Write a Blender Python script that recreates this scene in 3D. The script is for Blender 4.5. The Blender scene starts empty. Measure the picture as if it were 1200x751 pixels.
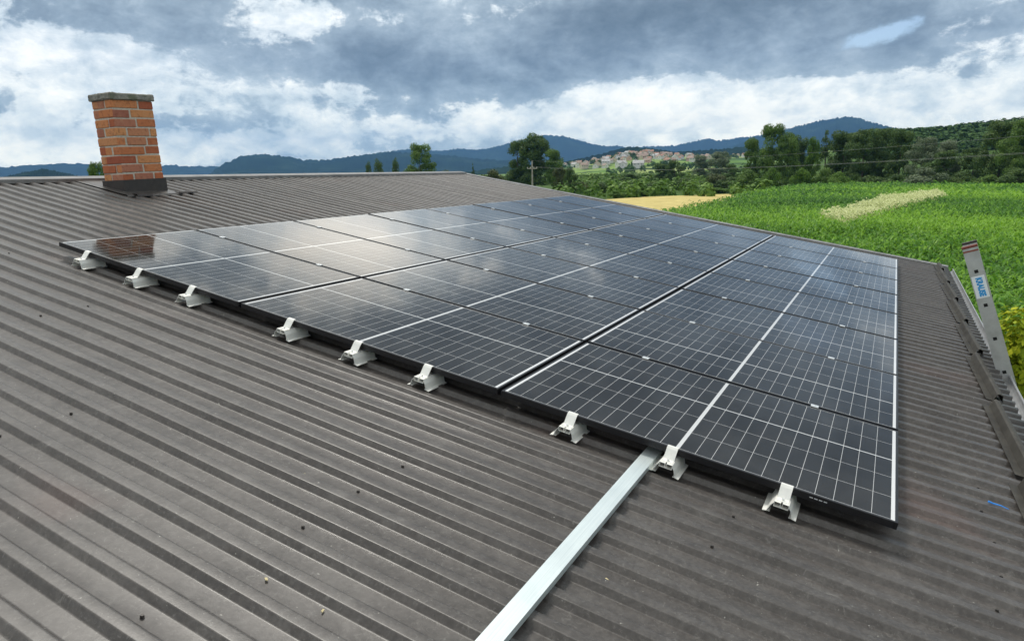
import bpy, math, random
import numpy as np
from mathutils import Matrix, Vector
random.seed(7); rng = np.random.default_rng(11)
S = bpy.context.scene
COL = S.collection

# ------------------------------------------------------------------ camera
CAM = Vector((-2.8999699, -5.108347, 0.4178584)); FOC = 833.98
CX = Vector((0.4679914, -0.8835656, -0.0172031)); CY = Vector((0.1876401, 0.0803257, 0.9789479)); CZ = Vector((-0.8635828, -0.4613672, 0.2033841))
cam = bpy.data.objects.new('camera', bpy.data.cameras.new('camera'))
m = Matrix((CX, CY, CZ)).transposed().to_4x4(); m.translation = CAM
cam.matrix_world = m
cam.data.sensor_width = 36; cam.data.lens = 36 * FOC / 1200
cam.data.clip_start = 0.05; cam.data.clip_end = 40000
COL.objects.link(cam); S.camera = cam

def ray(x, y):
    """viewing direction of a point measured in the 1200x751 photograph"""
    return (CX * (x - 600) - CY * (y - 375.5) - CZ * FOC).normalized()
def azel(x, y):
    d = ray(x, y); return math.atan2(d.y, d.x), math.asin(d.z)
def at_dist(x, y, D):
    d = ray(x, y); k = D / math.hypot(d.x, d.y); return CAM + d * k
def on_z(x, y, z):
    d = ray(x, y); return CAM + d * ((z - CAM.z) / d.z)

# ------------------------------------------------------------------ world: sky with clouds
SUN_AZ, SUN_EL = math.radians(48), math.radians(62)
W = bpy.data.worlds.new('World'); S.world = W; W.use_nodes = True
nt = W.node_tree; nt.nodes.clear()
class G:
    """small node-graph helper"""
    def __init__(s, nt): s.nt = nt
    def n(s, t, **k):
        n = s.nt.nodes.new(t)
        for a, b in k.items(): setattr(n, a, b)
        return n
    def put(s, sock, v):
        if isinstance(v, bpy.types.NodeSocket): s.nt.links.new(v, sock)
        elif v is not None: sock.default_value = v
    def m(s, op, a, b=None, c=None, clamp=False):
        n = s.n('ShaderNodeMath', operation=op, use_clamp=clamp)
        s.put(n.inputs[0], a); s.put(n.inputs[1], b); s.put(n.inputs[2], c)
        return n.outputs[0]
    def noise(s, vec, scale, detail=4, rough=.5, dist=0, lac=2.0):
        n = s.n('ShaderNodeTexNoise'); s.put(n.inputs['Vector'], vec)
        n.inputs['Scale'].default_value = scale; n.inputs['Detail'].default_value = detail
        n.inputs['Roughness'].default_value = rough; n.inputs['Distortion'].default_value = dist
        n.inputs['Lacunarity'].default_value = lac
        return n.outputs[0]
    def ramp(s, f, stops, interp='LINEAR'):
        n = s.n('ShaderNodeValToRGB'); s.put(n.inputs[0], f); r = n.color_ramp; r.interpolation = interp
        while len(r.elements) < len(stops): r.elements.new(.5)
        for e, (p, c) in zip(r.elements, stops):
            e.position = p; e.color = (*c, 1) if len(c) == 3 else c
        return n.outputs[0]
    def mix(s, f, a, b):
        n = s.n('ShaderNodeMix', data_type='RGBA'); s.put(n.inputs[0], f)
        for i, v in ((6, a), (7, b)):
            s.put(n.inputs[i], v if isinstance(v, bpy.types.NodeSocket) else (*v, 1))
        return n.outputs[2]
    def sep(s, v):
        n = s.n('ShaderNodeSeparateXYZ'); s.put(n.inputs[0], v); return n.outputs
    def comb(s, x, y, z):
        n = s.n('ShaderNodeCombineXYZ')
        for i, v in enumerate((x, y, z)): s.put(n.inputs[i], v)
        return n.outputs[0]
    def mapr(s, v, a, b, c=0., d=1., smooth=False):
        n = s.n('ShaderNodeMapRange'); n.interpolation_type = 'SMOOTHSTEP' if smooth else 'LINEAR'
        s.put(n.inputs[0], v)
        for i, q in enumerate((a, b, c, d)): n.inputs[i + 1].default_value = q
        return n.outputs[0]
g = G(nt)
tc = g.n('ShaderNodeTexCoord')
dx, dy, dz = g.sep(tc.outputs['Generated'])
zc = g.m('MAXIMUM', dz, 0.0)
den = g.m('ADD', zc, 0.10)
q = g.comb(g.m('DIVIDE', dx, den), g.m('DIVIDE', dy, den), g.m('MULTIPLY', zc, 2.0))
az = g.m('ARCTAN2', dy, dx); el = g.m('ARCSINE', dz)
sph = g.comb(g.m('MULTIPLY', az, 3.2), g.m('MULTIPLY', el, 5.2), 0.3)
n1 = g.noise(q, 0.55, 9, .56, .35)
n2 = g.noise(sph, 1.7, 9, .60, .35)
n3 = g.noise(sph, 4.6, 8, .62, .2)
bil = g.m('ABSOLUTE', g.m('SUBTRACT', g.m('MULTIPLY', g.noise(sph, 2.6, 5, .5, .1), 2.), 1.))
def blob(px, py, sx, sy, amp, tilt=0):
    """a soft cloud mass around one direction of the sky; sizes in radians"""
    a0, e0 = azel(px, py)
    da = g.m('SUBTRACT', az, a0); de = g.m('SUBTRACT', el, e0)
    if tilt: de = g.m('ADD', de, g.m('MULTIPLY', da, tilt))
    e = g.m('ADD', g.m('POWER', g.m('ABSOLUTE', g.m('DIVIDE', da, sx)), 2.), g.m('POWER', g.m('ABSOLUTE', g.m('DIVIDE', de, sy)), 2.))
    return g.m('MULTIPLY', g.m('EXPONENT', g.m('MULTIPLY', e, -1.)), amp)
dark = [(700, 22, .17, .045, .36), (860, 8, .18, .045, .30), (520, 85, .15, .028, .26), (610, 100, .10, .020, .26), (380, 55, .14, .025, .22), (180, 20, .13, .022, .15),
        (1150, 30, .10, .02, .12), (420, 70, .16, .03, .20), (330, -5, .20, .03, .30), (665, 66, .05, .022, .30), (110, 30, .12, .03, .14), (40, 140, .20, .022, .08), (700, -230, .55, .14, .30), (1080, -170, .30, .15, .34), (300, 90, .2, .02, .10),
        (780, 95, .05, .012, .10)]
bright = [(745, 112, .10, .020, .42), (860, 118, .14, .026, .30), (640, 145, .09, .018, .24), (1130, 110, .13, .024, .28), (1010, 100, .07, .02, .12), (60, 60, .11, .025, .24), (230, 110, .12, .03, .12), (560, 158, .22, .022, .20),
          (455, -100, .10, .07, .85), (150, 178, .2, .02, .22), (1000, 95, .08, .010, .10), (375, 20, .06, .02, .12), (1300, 20, .2, .04, .2), (1150, -30, .10, .03, .16), (930, 160, .3, .02, .20)]
B = None
for b in dark: B = blob(*b) if B is None else g.m('ADD', B, blob(*b))
for b in bright: B = g.m('SUBTRACT', B, blob(*b))
big = g.noise(sph, 1.15, 12, .60, .45)
fin = g.noise(sph, 8.5, 9, .66, .25)
back = g.mapr(dx, .1, -.5, 0, .08)
mk = g.m('ADD', g.m('MULTIPLY', g.m('SUBTRACT', big, .5), 1.5), g.m('MULTIPLY', g.m('SUBTRACT', n2, .5), .9))
mk = g.m('ADD', mk, g.m('MULTIPLY', g.m('SUBTRACT', fin, .5), .55))
mk = g.m('SUBTRACT', g.m('ADD', mk, g.m('MULTIPLY', B, .95)), g.m('ADD', back, .02))
edge = g.mapr(mk, -.045, .085, 0, 1, True)
sb_ = g.m('ADD', g.m('MULTIPLY', g.m('SUBTRACT', n3, .5), 1.5), g.m('ADD', g.m('MULTIPLY', bil, -.35), g.m('MULTIPLY', mk, .9)))
sb_ = g.m('ADD', g.m('ADD', sb_, g.m('MULTIPLY', g.m('SUBTRACT', fin, .5), .7)), .64)
sd_ = g.m('ADD', g.m('MULTIPLY', g.m('SUBTRACT', n3, .5), 1.0), g.m('ADD', g.m('MULTIPLY', g.m('SUBTRACT', n2, .5), .9), g.m('MULTIPLY', B, .75)))
sd_ = g.m('ADD', g.m('ADD', sd_, g.m('MULTIPLY', g.m('SUBTRACT', fin, .5), .45)), .38)
cb_ = g.ramp(sb_, [(0., (1.02, 1.0, .93)), (.25, (.90, .915, .885)), (.5, (.70, .755, .775)), (.75, (.52, .60, .65)), (1., (.40, .485, .545))])
cd_ = g.ramp(sd_, [(0., (.60, .665, .71)), (.25, (.42, .50, .56)), (.5, (.27, .34, .405)), (.75, (.165, .218, .272)), (1., (.105, .145, .185))])
ccol = g.mix(edge, cb_, cd_)
_mu = g.n('ShaderNodeMix', data_type='RGBA', blend_type='MULTIPLY'); _mu.inputs[0].default_value = 1; g.put(_mu.inputs[6], ccol); _mu.inputs[7].default_value = (1.34, 1.29, 1.10, 1)
ccol = g.mix(g.mapr(dz, .0, .14, 1., 0.), ccol, _mu.outputs[2])
glow = g.m('ADD', blob(455, -92, .11, .06, .62), blob(400, -150, .30, .12, .12))   # extra cloud brightness added for the glare on the panels
_w = g.n('ShaderNodeMix', data_type='RGBA', blend_type='MULTIPLY'); g.put(_w.inputs[0], g.mapr(dz, .18, .40)); g.put(_w.inputs[6], ccol); _w.inputs[7].default_value = (1.05, 1.0, .94, 1); ccol = _w.outputs[2]
_gl = g.n('ShaderNodeVectorMath', operation='SCALE'); g.put(_gl.inputs[0], ccol); g.put(_gl.inputs['Scale'], g.m('ADD', glow, 1.0)); ccol = _gl.outputs[0]
sky = g.n('ShaderNodeTexSky', sky_type='NISHITA'); sky.sun_disc = False
sky.sun_elevation = SUN_EL; sky.sun_rotation = math.pi / 2 - SUN_AZ
bs = g.n('ShaderNodeBackground'); bs.inputs[1].default_value = .11; nt.links.new(sky.outputs[0], bs.inputs[0])
bc = g.n('ShaderNodeBackground'); bc.inputs[1].default_value = 1.0; nt.links.new(ccol, bc.inputs[0])
gap = g.m('ADD', blob(1022, 44, .050, .011, 1.15, .25), blob(1150, 66, .05, .007, .55, .1))
gap = g.m('ADD', gap, blob(1120, 52, .04, .01, .35))
gsum = g.m('ADD', gap, g.m('ADD', g.m('MULTIPLY', g.m('SUBTRACT', fin, .5), 1.5), g.m('MULTIPLY', g.m('SUBTRACT', n3, .5), 1.4)))
gap = g.m('MULTIPLY', g.mapr(gsum, .38, .95, 0, 1, True), g.mapr(gap, .08, .35))
gap = g.m('ADD', gap, g.mapr(g.m('SUBTRACT', n1, g.m('MULTIPLY', dz, -.02)), .70, .84))
gap = g.m('MULTIPLY', gap, .92, clamp=True)
mx = g.n('ShaderNodeMixShader'); nt.links.new(gap, mx.inputs[0]); nt.links.new(bc.outputs[0], mx.inputs[1]); nt.links.new(bs.outputs[0], mx.inputs[2])
wo = g.n('ShaderNodeOutputWorld'); nt.links.new(mx.outputs[0], wo.inputs[0])

sd = bpy.data.lights.new('sun', 'SUN'); sd.energy = 2.1; sd.angle = math.radians(13); sd.color = (1, .955, .88)
sun = bpy.data.objects.new('sun', sd); COL.objects.link(sun)
sv = Vector((math.cos(SUN_EL) * math.cos(SUN_AZ), math.cos(SUN_EL) * math.sin(SUN_AZ), math.sin(SUN_EL)))
sun.rotation_euler = sv.to_track_quat('Z', 'Y').to_euler(); sun.location = (0, 0, 60)

S.view_settings.view_transform = 'Standard'; S.view_settings.look = 'None'
S.view_settings.exposure = 0.42; S.view_settings.gamma = 1; S.view_settings.use_curve_mapping = False
S.render.engine = 'CYCLES'; S.cycles.max_bounces = 6; S.cycles.transparent_max_bounces = 8; S.cycles.volume_bounces = 0

# ------------------------------------------------------------------ helpers
class MB:
    def __init__(s): s.v = []; s.f = []; s.mi = []; s.r = []
    def add(s, verts, faces, mi=0, r=0.):
        o = len(s.v); s.v += [tuple(p) for p in verts]
        for f in faces: s.f.append([o + i for i in f]); s.mi.append(mi); s.r.append(r)
    def box(s, x0, x1, y0, y1, z0, z1, mi=0, r=0., M=None):
        p = [Vector((x, y, z)) for z in (z0, z1) for y in (y0, y1) for x in (x0, x1)]
        if M: p = [M @ a for a in p]
        s.add(p, [(0, 2, 3, 1), (4, 5, 7, 6), (0, 1, 5, 4), (1, 3, 7, 5), (3, 2, 6, 7), (2, 0, 4, 6)], mi, r)
    def cbox(s, x0, x1, y0, y1, z0, z1, c, mi=0, r=0., M=None):
        """box with chamfered edges"""
        X = (x0, x1); Y = (y0, y1); Z = (z0, z1); P = []; idx = {}
        sg = (1, -1)
        for i in (0, 1):
            for j in (0, 1):
                for k in (0, 1):
                    a, b, d = X[i] + sg[i] * c, Y[j] + sg[j] * c, Z[k] + sg[k] * c
                    for ax, p in (('x', (X[i], b, d)), ('y', (a, Y[j], d)), ('z', (a, b, Z[k]))):
                        idx[(i, j, k, ax)] = len(P); P.append(Vector(p))
        F = []
        for i in (0, 1): F.append([idx[(i, j, k, 'x')] for j, k in ((0, 0), (1, 0), (1, 1), (0, 1))])
        for j in (0, 1): F.append([idx[(i, j, k, 'y')] for i, k in ((0, 0), (1, 0), (1, 1), (0, 1))])
        for k in (0, 1): F.append([idx[(i, j, k, 'z')] for i, j in ((0, 0), (1, 0), (1, 1), (0, 1))])
        for i in (0, 1):
            for j in (0, 1): F.append([idx[(i, j, 0, 'x')], idx[(i, j, 1, 'x')], idx[(i, j, 1, 'y')], idx[(i, j, 0, 'y')]])
            for k in (0, 1): F.append([idx[(i, 0, k, 'x')], idx[(i, 1, k, 'x')], idx[(i, 1, k, 'z')], idx[(i, 0, k, 'z')]])
        for j in (0, 1):
            for k in (0, 1): F.append([idx[(0, j, k, 'y')], idx[(1, j, k, 'y')], idx[(1, j, k, 'z')], idx[(0, j, k, 'z')]])
        for i in (0, 1):
            for j in (0, 1):
                for k in (0, 1): F.append([idx[(i, j, k, a)] for a in 'xyz'])
        if M: P = [M @ a for a in P]
        s.add(P, F, mi, r)
    def extrude(s, prof, a, b, place, closed=True, cap=False, mi=0, r=0.):
        """profile points (p,q) swept from a to b; place(t,p,q)->xyz"""
        n = len(prof); V = [place(a, *p) for p in prof] + [place(b, *p) for p in prof]
        F = [(i, (i + 1) % n, n + (i + 1) % n, n + i) for i in range(n if closed else n - 1)]
        if cap and closed: F += [tuple(range(n))[::-1], tuple(range(n, 2 * n))]
        s.add(V, F, mi, r)
    def shell(s, line, th, a, b, place, mi=0, r=0.):
        """open profile line given thickness th and swept"""
        L = [Vector(p) for p in line]; off = []
        for i, p in enumerate(L):
            t = (L[min(i + 1, len(L) - 1)] - L[max(i - 1, 0)]).normalized(); off.append(p + Vector((-t.y, t.x)) * th)
        prof = [tuple(p) for p in L] + [tuple(p) for p in reversed(off)]
        n = len(L); m_ = len(prof)
        V = [place(a, *p) for p in prof] + [place(b, *p) for p in prof]
        F = [(i, (i + 1) % m_, m_ + (i + 1) % m_, m_ + i) for i in range(m_)]
        for e in (0, m_):
            for i in range(n - 1): F.append((e + i, e + i + 1, e + m_ - 2 - i, e + m_ - 1 - i))
        s.add(V, F, mi, r)
    def tube(s, pts, rad, seg=6, mi=0, r=0.):
        P = [Vector(p) for p in pts]; R = rad if hasattr(rad, '__len__') else [rad] * len(P); V = []; F = []
        for i, p in enumerate(P):
            t = (P[min(i + 1, len(P) - 1)] - P[max(i - 1, 0)]).normalized()
            a = t.orthogonal().normalized() if i == 0 else (a - t * a.dot(t)).normalized()
            b = t.cross(a)
            for k in range(seg):
                w = 2 * math.pi * k / seg; V.append(p + (a * math.cos(w) + b * math.sin(w)) * R[i])
        for i in range(len(P) - 1):
            for k in range(seg):
                k2 = (k + 1) % seg; F.append((i * seg + k, i * seg + k2, (i + 1) * seg + k2, (i + 1) * seg + k))
        F += [tuple(range(seg))[::-1], tuple((len(P) - 1) * seg + k for k in range(seg))]
        s.add(V, F, mi, r)
    def mesh(s, name, mats):
        me = bpy.data.meshes.new(name); me.from_pydata(s.v, [], s.f)
        for m_ in (mats if isinstance(mats, (list, tuple)) else [mats]): me.materials.append(m_)
        me.polygons.foreach_set('material_index', s.mi)
        at = me.attributes.new('rnd', 'FLOAT', 'FACE'); at.data.foreach_set('value', s.r)
        me.update(); return me
    def build(s, name, mats, parent=None, **k):
        return link(name, s.mesh(name, mats), parent, **k)
def link(name, me, parent=None, loc=None, rot=None):
    o = bpy.data.objects.new(name, me); COL.objects.link(o)
    if parent: o.parent = parent
    if loc is not None: o.location = loc
    if rot is not None: o.rotation_euler = rot
    return o
def tag(o, label=None, cat=None, group=None, kind=None):
    for k, v in (('label', label), ('category', cat), ('group', group), ('kind', kind)):
        if v: o[k] = v
    return o
def thing(name, label, cat, loc=(0, 0, 0), rot=(0, 0, 0), group=None):
    return tag(link(name, None, None, loc, rot), label, cat, group)
def copy_tree(o, parent=None):
    c = o.copy(); COL.objects.link(c)
    if parent: c.parent = parent
    for ch in list(o.children): copy_tree(ch, c)
    return c
def bigmesh(name, V, F, mat, rnd=None):
    """fast mesh from numpy arrays of quads"""
    me = bpy.data.meshes.new(name); k = F.shape[1]
    me.vertices.add(len(V)); me.vertices.foreach_set('co', V.astype(np.float32).ravel())
    me.loops.add(F.size); me.loops.foreach_set('vertex_index', F.astype(np.int32).ravel())
    me.polygons.add(len(F)); me.polygons.foreach_set('loop_start', np.arange(0, F.size, k, dtype=np.int32))
    me.polygons.foreach_set('loop_total', np.full(len(F), k, dtype=np.int32))
    if rnd is not None:
        at = me.attributes.new('rnd', 'FLOAT', 'FACE'); at.data.foreach_set('value', rnd.astype(np.float32))
    for m_ in (mat if isinstance(mat, (list, tuple)) else [mat]): me.materials.append(m_)
    me.update(calc_edges=True); me.validate(); return me

def mat(name, base=(.5, .5, .5), rough=.5, metal=0., spec=.5, build=None):
    M_ = bpy.data.materials.new(name); M_.use_nodes = True; nt_ = M_.node_tree
    b = nt_.nodes['Principled BSDF']
    b.inputs['Base Color'].default_value = (*base, 1); b.inputs['Roughness'].default_value = rough
    b.inputs['Metallic'].default_value = metal; b.inputs['Specular IOR Level'].default_value = spec
    if build: build(G(nt_), b, nt_)
    return M_
def obj_co(g): return g.n('ShaderNodeTexCoord').outputs['Object']
def geo_co(g): return g.n('ShaderNodeNewGeometry').outputs['Position']
def bump(g, b, h, strength=.3, dist=.002):
    n = g.n('ShaderNodeBump'); n.inputs['Strength'].default_value = strength; n.inputs['Distance'].default_value = dist
    g.put(n.inputs['Height'], h); g.nt.links.new(n.outputs[0], b.inputs['Normal'])
def attr(g, name='rnd'):
    return g.n('ShaderNodeAttribute', attribute_name=name).outputs['Fac']

# ---- materials
def _roof(g, b, nt_):
    co = obj_co(g)
    mp = g.n('ShaderNodeMapping'); g.put(mp.inputs[0], co); mp.inputs['Scale'].default_value = (3.0, .35, 3.0)
    streak = g.noise(mp.outputs[0], 5, 6, .6, .3)
    blot = g.noise(co, 2.2, 7, .62, .6); fine = g.noise(co, 22, 6, .65); grain = g.noise(co, 260, 3, .6); mid = g.noise(co, 7, 5, .6, .8)
    f = g.m('ADD', g.m('MULTIPLY', blot, .22), g.m('ADD', g.m('MULTIPLY', g.noise(co, 55, 7, .7), .38), g.m('ADD', g.m('MULTIPLY', fine, .2), g.m('MULTIPLY', streak, .20))))
    c = g.ramp(f, [(.40, (.045, .0405, .038)), (.50, (.067, .0605, .0565)), (.60, (.094, .086, .0805))])
    c = g.mix(g.m('MULTIPLY', g.mapr(mid, .54, .72), .28), c, (.16, .152, .142))
    c = g.mix(g.m('MULTIPLY', g.mapr(g.noise(co, 13, 7, .7, 1.2), .56, .70), .35), c, (.045, .042, .040))
    c = g.mix(g.m('MULTIPLY', g.mapr(g.noise(co, 48, 5, .7, 1.5), .57, .66), .40), c, (.19, .182, .17))
    mp2 = g.n('ShaderNodeMapping'); g.put(mp2.inputs[0], co); mp2.inputs['Scale'].default_value = (1.0, .16, 1.0)
    scuff = g.mapr(g.noise(mp2.outputs[0], 60, 4, .7, .8), .64, .72)
    c = g.mix(g.m('MULTIPLY', g.m('MULTIPLY', scuff, g.mapr(g.noise(co, 3.3, 3), .5, .6)), .5), c, (.24, .235, .22))
    pud = g.mapr(g.noise(co, 4.5, 6, .6, 1.8), .56, .60); pud2 = g.mapr(g.noise(co, 4.5, 6, .6, 1.8), .60, .64)
    c = g.mix(g.m('MULTIPLY', g.m('SUBTRACT', pud, pud2), .16), c, (.17, .162, .152))
    red = g.mapr(g.noise(co, 1.1, 4, .5, .4), .62, .74)
    c = g.mix(g.m('MULTIPLY', red, .16), c, (.16, .075, .06))
    spots = g.mapr(g.noise(co, 75, 2, .5), .735, .77)
    c = g.mix(g.m('MULTIPLY', spots, .75), c, (.34, .33, .30))
    dk = g.mapr(g.noise(co, 31, 3, .5), .70, .76)
    c = g.mix(g.m('MULTIPLY', dk, .5), c, (.03, .028, .026))
    g.put(b.inputs['Base Color'], c)
    r = g.m('ADD', g.m('MULTIPLY', blot, .20), g.m('ADD', g.m('MULTIPLY', fine, .18), .20))
    g.put(b.inputs['Roughness'], g.m('SUBTRACT', r, .01))
    bump(g, b, g.m('ADD', g.m('MULTIPLY', grain, .22), g.m('ADD', g.m('MULTIPLY', fine, .5), g.m('MULTIPLY', blot, 1.6))), .35, .0022)
M_roof = mat('weathered_brown_roof_sheet', rough=.38, spec=.42, build=_roof)
def _trim(g, b, nt_):
    co = obj_co(g); f = g.noise(co, 6, 5, .6)
    g.put(b.inputs['Base Color'], g.ramp(f, [(.35, (.26, .265, .27)), (.7, (.38, .385, .39))]))
M_trim = mat('grey_roof_trim', rough=.35, metal=.25, build=_trim)
def _flash(g, b, nt_):
    f = g.noise(obj_co(g), 14, 5, .6)
    g.put(b.inputs['Base Color'], g.ramp(f, [(.35, (.028, .022, .020)), (.7, (.050, .040, .036))]))
M_flash = mat('dark_brown_flashing', rough=.45, build=_flash)
def _guard(g, b, nt_):
    f = g.noise(obj_co(g), 9, 6, .6)
    g.put(b.inputs['Base Color'], g.ramp(f, [(.35, (.030, .027, .022)), (.7, (.062, .057, .047))]))
M_guard = mat('olive_brown_coated_steel', rough=.6, spec=.3, build=_guard)
def _alu(g, b, nt_):
    co = obj_co(g); f = g.noise(co, 12, 5, .6)
    g.put(b.inputs['Base Color'], g.ramp(f, [(.3, (.76, .76, .72)), (.7, (.88, .87, .82))]))
    g.put(b.inputs['Roughness'], g.mapr(f, .3, .7, .5, .32))
M_alu = mat('pale_mill_aluminium', rough=.4, metal=.2, build=_alu)
def _strip(g, b, nt_):
    co = obj_co(g)
    mp = g.n('ShaderNodeMapping'); g.put(mp.inputs[0], co); mp.inputs['Scale'].default_value = (.6, 60, 60)
    f = g.noise(mp.outputs[0], 4, 5, .6); d = g.noise(co, 5, 6, .65)
    c = g.ramp(f, [(.3, (.64, .72, .73)), (.7, (.78, .85, .85))]); c = g.mix(g.mapr(d, .55, .8, 0, .3), c, (.42, .45, .45))
    g.put(b.inputs['Base Color'], c); g.put(b.inputs['Roughness'], g.mapr(d, .3, .7, .30, .45))
M_strip = mat('galvanised_profile', rough=.35, metal=.55, build=_strip)
M_silver = mat('bright_clamp_metal', (.75, .77, .78), .35, .5)
M_black = mat('black_anodised_frame', (.012, .012, .014), .36, .2)
M_hole_shade = mat('painted_hollow_shade', (.01, .01, .01), .8)  # near-black that paints the shade inside hollow openings
def _screw(g, b, nt_): g.put(b.inputs['Base Color'], g.ramp(g.noise(obj_co(g), 60, 2), [(.4, (.045, .04, .037)), (.7, (.11, .10, .09))]))
M_screw = mat('screw_head', rough=.5, metal=.3, build=_screw)

PW, PL = 1.096, 1.754
def _cells(strong):
    def f(g, b, nt_):
        co = obj_co(g); x, y, z = g.sep(co)
        def lines(p, n, lo, hi, w):
            """1 on the gaps between n equal cells spanning lo..hi"""
            t = g.m('DIVIDE', g.m('SUBTRACT', p, lo), (hi - lo) / n)
            d = g.m('ABSOLUTE', g.m('SUBTRACT', t, g.m('ROUND', t)))
            return g.m('LESS_THAN', d, w / 2 / ((hi - lo) / n))
        x0, x1 = .018, PW - .018
        y0, y1 = .026, PL - .026; mid = PL / 2
        lx = lines(x, 5, x0, x1, .0023)
        ya = lines(y, 12, y0, mid - .008, .0019); yb = lines(y, 12, mid + .008, y1, .0019)
        isa = g.m('LESS_THAN', y, mid)
        ly = g.m('ADD', g.m('MULTIPLY', ya, isa), g.m('MULTIPLY', yb, g.m('SUBTRACT', 1., isa)))
        xs = x0 + (x1 - x0) * strong / 5
        st = g.m('LESS_THAN', g.m('ABSOLUTE', g.m('SUBTRACT', x, xs)), .0042)
        md = g.m('LESS_THAN', g.m('ABSOLUTE', g.m('SUBTRACT', y, mid)), .0075)
        ed = g.m('MAXIMUM', g.m('LESS_THAN', y, y0), g.m('GREATER_THAN', y, y1))
        exx = g.m('MAXIMUM', g.m('LESS_THAN', x, x0 - .003), g.m('GREATER_THAN', x, x1 + .003))
        # fine busbars inside the cells, along x... very faint
        bb = lines(y, 120, y0, y1, .0006)
        cellr = g.noise(g.comb(g.m('FLOOR', g.m('DIVIDE', x, .212)), g.m('FLOOR', g.m('DIVIDE', y, .0709)), 0.), 1.7, 1)
        ob = g.n('ShaderNodeObjectInfo').outputs['Random']
        cell = g.mix(g.m('MULTIPLY', g.m('ADD', cellr, ob), .5), (.011, .010, .0105), (.020, .0185, .018))
        c = g.mix(g.m('MULTIPLY', bb, .25), cell, (.10, .10, .11))
        thin = g.m('MAXIMUM', lx, ly)
        c = g.mix(g.m('MULTIPLY', thin, .9), c, (.60, .60, .60))
        wide = g.m('MAXIMUM', st, md)
        c = g.mix(wide, c, (.60, .61, .62)); c = g.mix(ed, c, (.66, .67, .68))
        c = g.mix(exx, c, (.03, .03, .035))
        dust = g.mapr(g.noise(geo_co(g), 3.5, 6, .65, .5), .45, .75, 0., .05)
        c = g.mix(dust, c, (.34, .32, .29))
        g.put(b.inputs['Base Color'], c)
        dn = g.noise(geo_co(g), 2.1, 5, .6, .3)
        g.put(b.inputs['Roughness'], g.mapr(dn, .3, .7, .035, .10))
        b.inputs['IOR'].default_value = 1.5; b.inputs['Specular Tint'].default_value = (1, .965, .90, 1)
        bump(g, b, g.noise(geo_co(g), 1.6, 2, .5), .25, .0012)
    return f
M_cell = [mat('glass_over_cells', spec=.5, build=_cells(2)), mat('glass_over_cells_turned', spec=.5, build=_cells(3))]

def _brick(g, b, nt_):
    r = attr(g); co = obj_co(g); n_ = g.noise(co, 28, 6, .65, .5); n2 = g.noise(co, 9, 5, .6)
    c = g.ramp(r, [(0., (.36, .10, .06)), (.25, (.49, .160, .072)), (.5, (.61, .245, .105)), (.7, (.64, .30, .13)), (.88, (.46, .19, .12)), (1., (.34, .125, .09))])
    c = g.mix(g.mapr(n_, .5, .70, 0, .6), c, (.20, .065, .04)); c = g.mix(g.mapr(n2, .56, .72, 0, .35), c, (.56, .34, .20))
    g.put(b.inputs['Base Color'], c); bump(g, b, n_, .8, .006)
M_brick = mat('orange_red_brick', rough=.9, spec=.25, build=_brick)
def _mortar(g, b, nt_):
    n_ = g.noise(obj_co(g), 40, 6, .7); g.put(b.inputs['Base Color'], g.ramp(n_, [(.3, (.42, .38, .32)), (.7, (.66, .62, .54))])); bump(g, b, n_, .8, .005)
M_mortar = mat('old_mortar', rough=.95, spec=.2, build=_mortar)
def _conc(g, b, nt_):
    co = obj_co(g); n_ = g.noise(co, 30, 7, .7); l = g.noise(co, 11, 5, .6)
    c = g.ramp(n_, [(.3, (.17, .165, .145)), (.7, (.38, .37, .33))]); c = g.mix(g.mapr(l, .5, .65, 0, .6), c, (.13, .15, .09))
    g.put(b.inputs['Base Color'], c); bump(g, b, n_, 1., .012)
M_conc = mat('lichened_concrete', rough=.95, spec=.2, build=_conc)
def _wall(g, b, nt_): g.put(b.inputs['Base Color'], g.ramp(g.noise(obj_co(g), 3, 6, .6), [(.3, (.42, .39, .33)), (.7, (.56, .53, .46))]))
M_wall = mat('plaster_wall', rough=.9, build=_wall)

def leafmat(name, c0, c1, c2, rough=.55, trans=.3, zone=None, zw=.5, spec=.16):
    def f(g, b, nt_):
        r = attr(g); pos = geo_co(g); n_ = g.noise(pos, zone or .35, 4, .6)
        t = g.m('ADD', g.m('MULTIPLY', r, .6), g.m('ADD', g.m('MULTIPLY', g.m('SUBTRACT', n_, .5), zw), .25))
        c = g.ramp(t, [(.25, c0), (.55, c1), (.85, c2)])
        g.put(b.inputs['Base Color'], c)
        tr = g.n('ShaderNodeBsdfTranslucent'); g.put(tr.inputs[0], c)
        mx = g.n('ShaderNodeMixShader'); mx.inputs[0].default_value = trans
        out = nt_.nodes['Material Output']
        nt_.links.new(b.outputs[0], mx.inputs[1]); nt_.links.new(tr.outputs[0], mx.inputs[2]); nt_.links.new(mx.outputs[0], out.inputs[0])
    return mat(name, rough=rough, spec=spec, build=f)
M_leaf = {
 'dark': leafmat('dark_green_leaves', (.038, .075, .022), (.080, .140, .036), (.150, .225, .058)),
 'mid': leafmat('mid_green_leaves', (.055, .110, .022), (.110, .195, .038), (.19, .29, .065)),
 'light': leafmat('light_green_leaves', (.055, .12, .018), (.11, .21, .03), (.20, .32, .055)),
 'silver': leafmat('silvery_leaves', (.07, .10, .05), (.15, .20, .11), (.28, .33, .21)),
 'olive': leafmat('olive_leaves', (.045, .065, .02), (.09, .12, .04), (.16, .18, .07)),
 'yellow': leafmat('yellow_green_leaves', (.14, .22, .012), (.32, .40, .02), (.55, .56, .03), zone=1.5),
}
M_corn = leafmat('corn_leaves', (.026, .090, .015), (.085, .220, .022), (.23, .43, .040), rough=.42, trans=.4, zone=.035, zw=1.5)
M_pale = leafmat('pale_flowering_grass', (.40, .46, .18), (.54, .59, .28), (.66, .69, .38), trans=.35, zone=.2)
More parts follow.
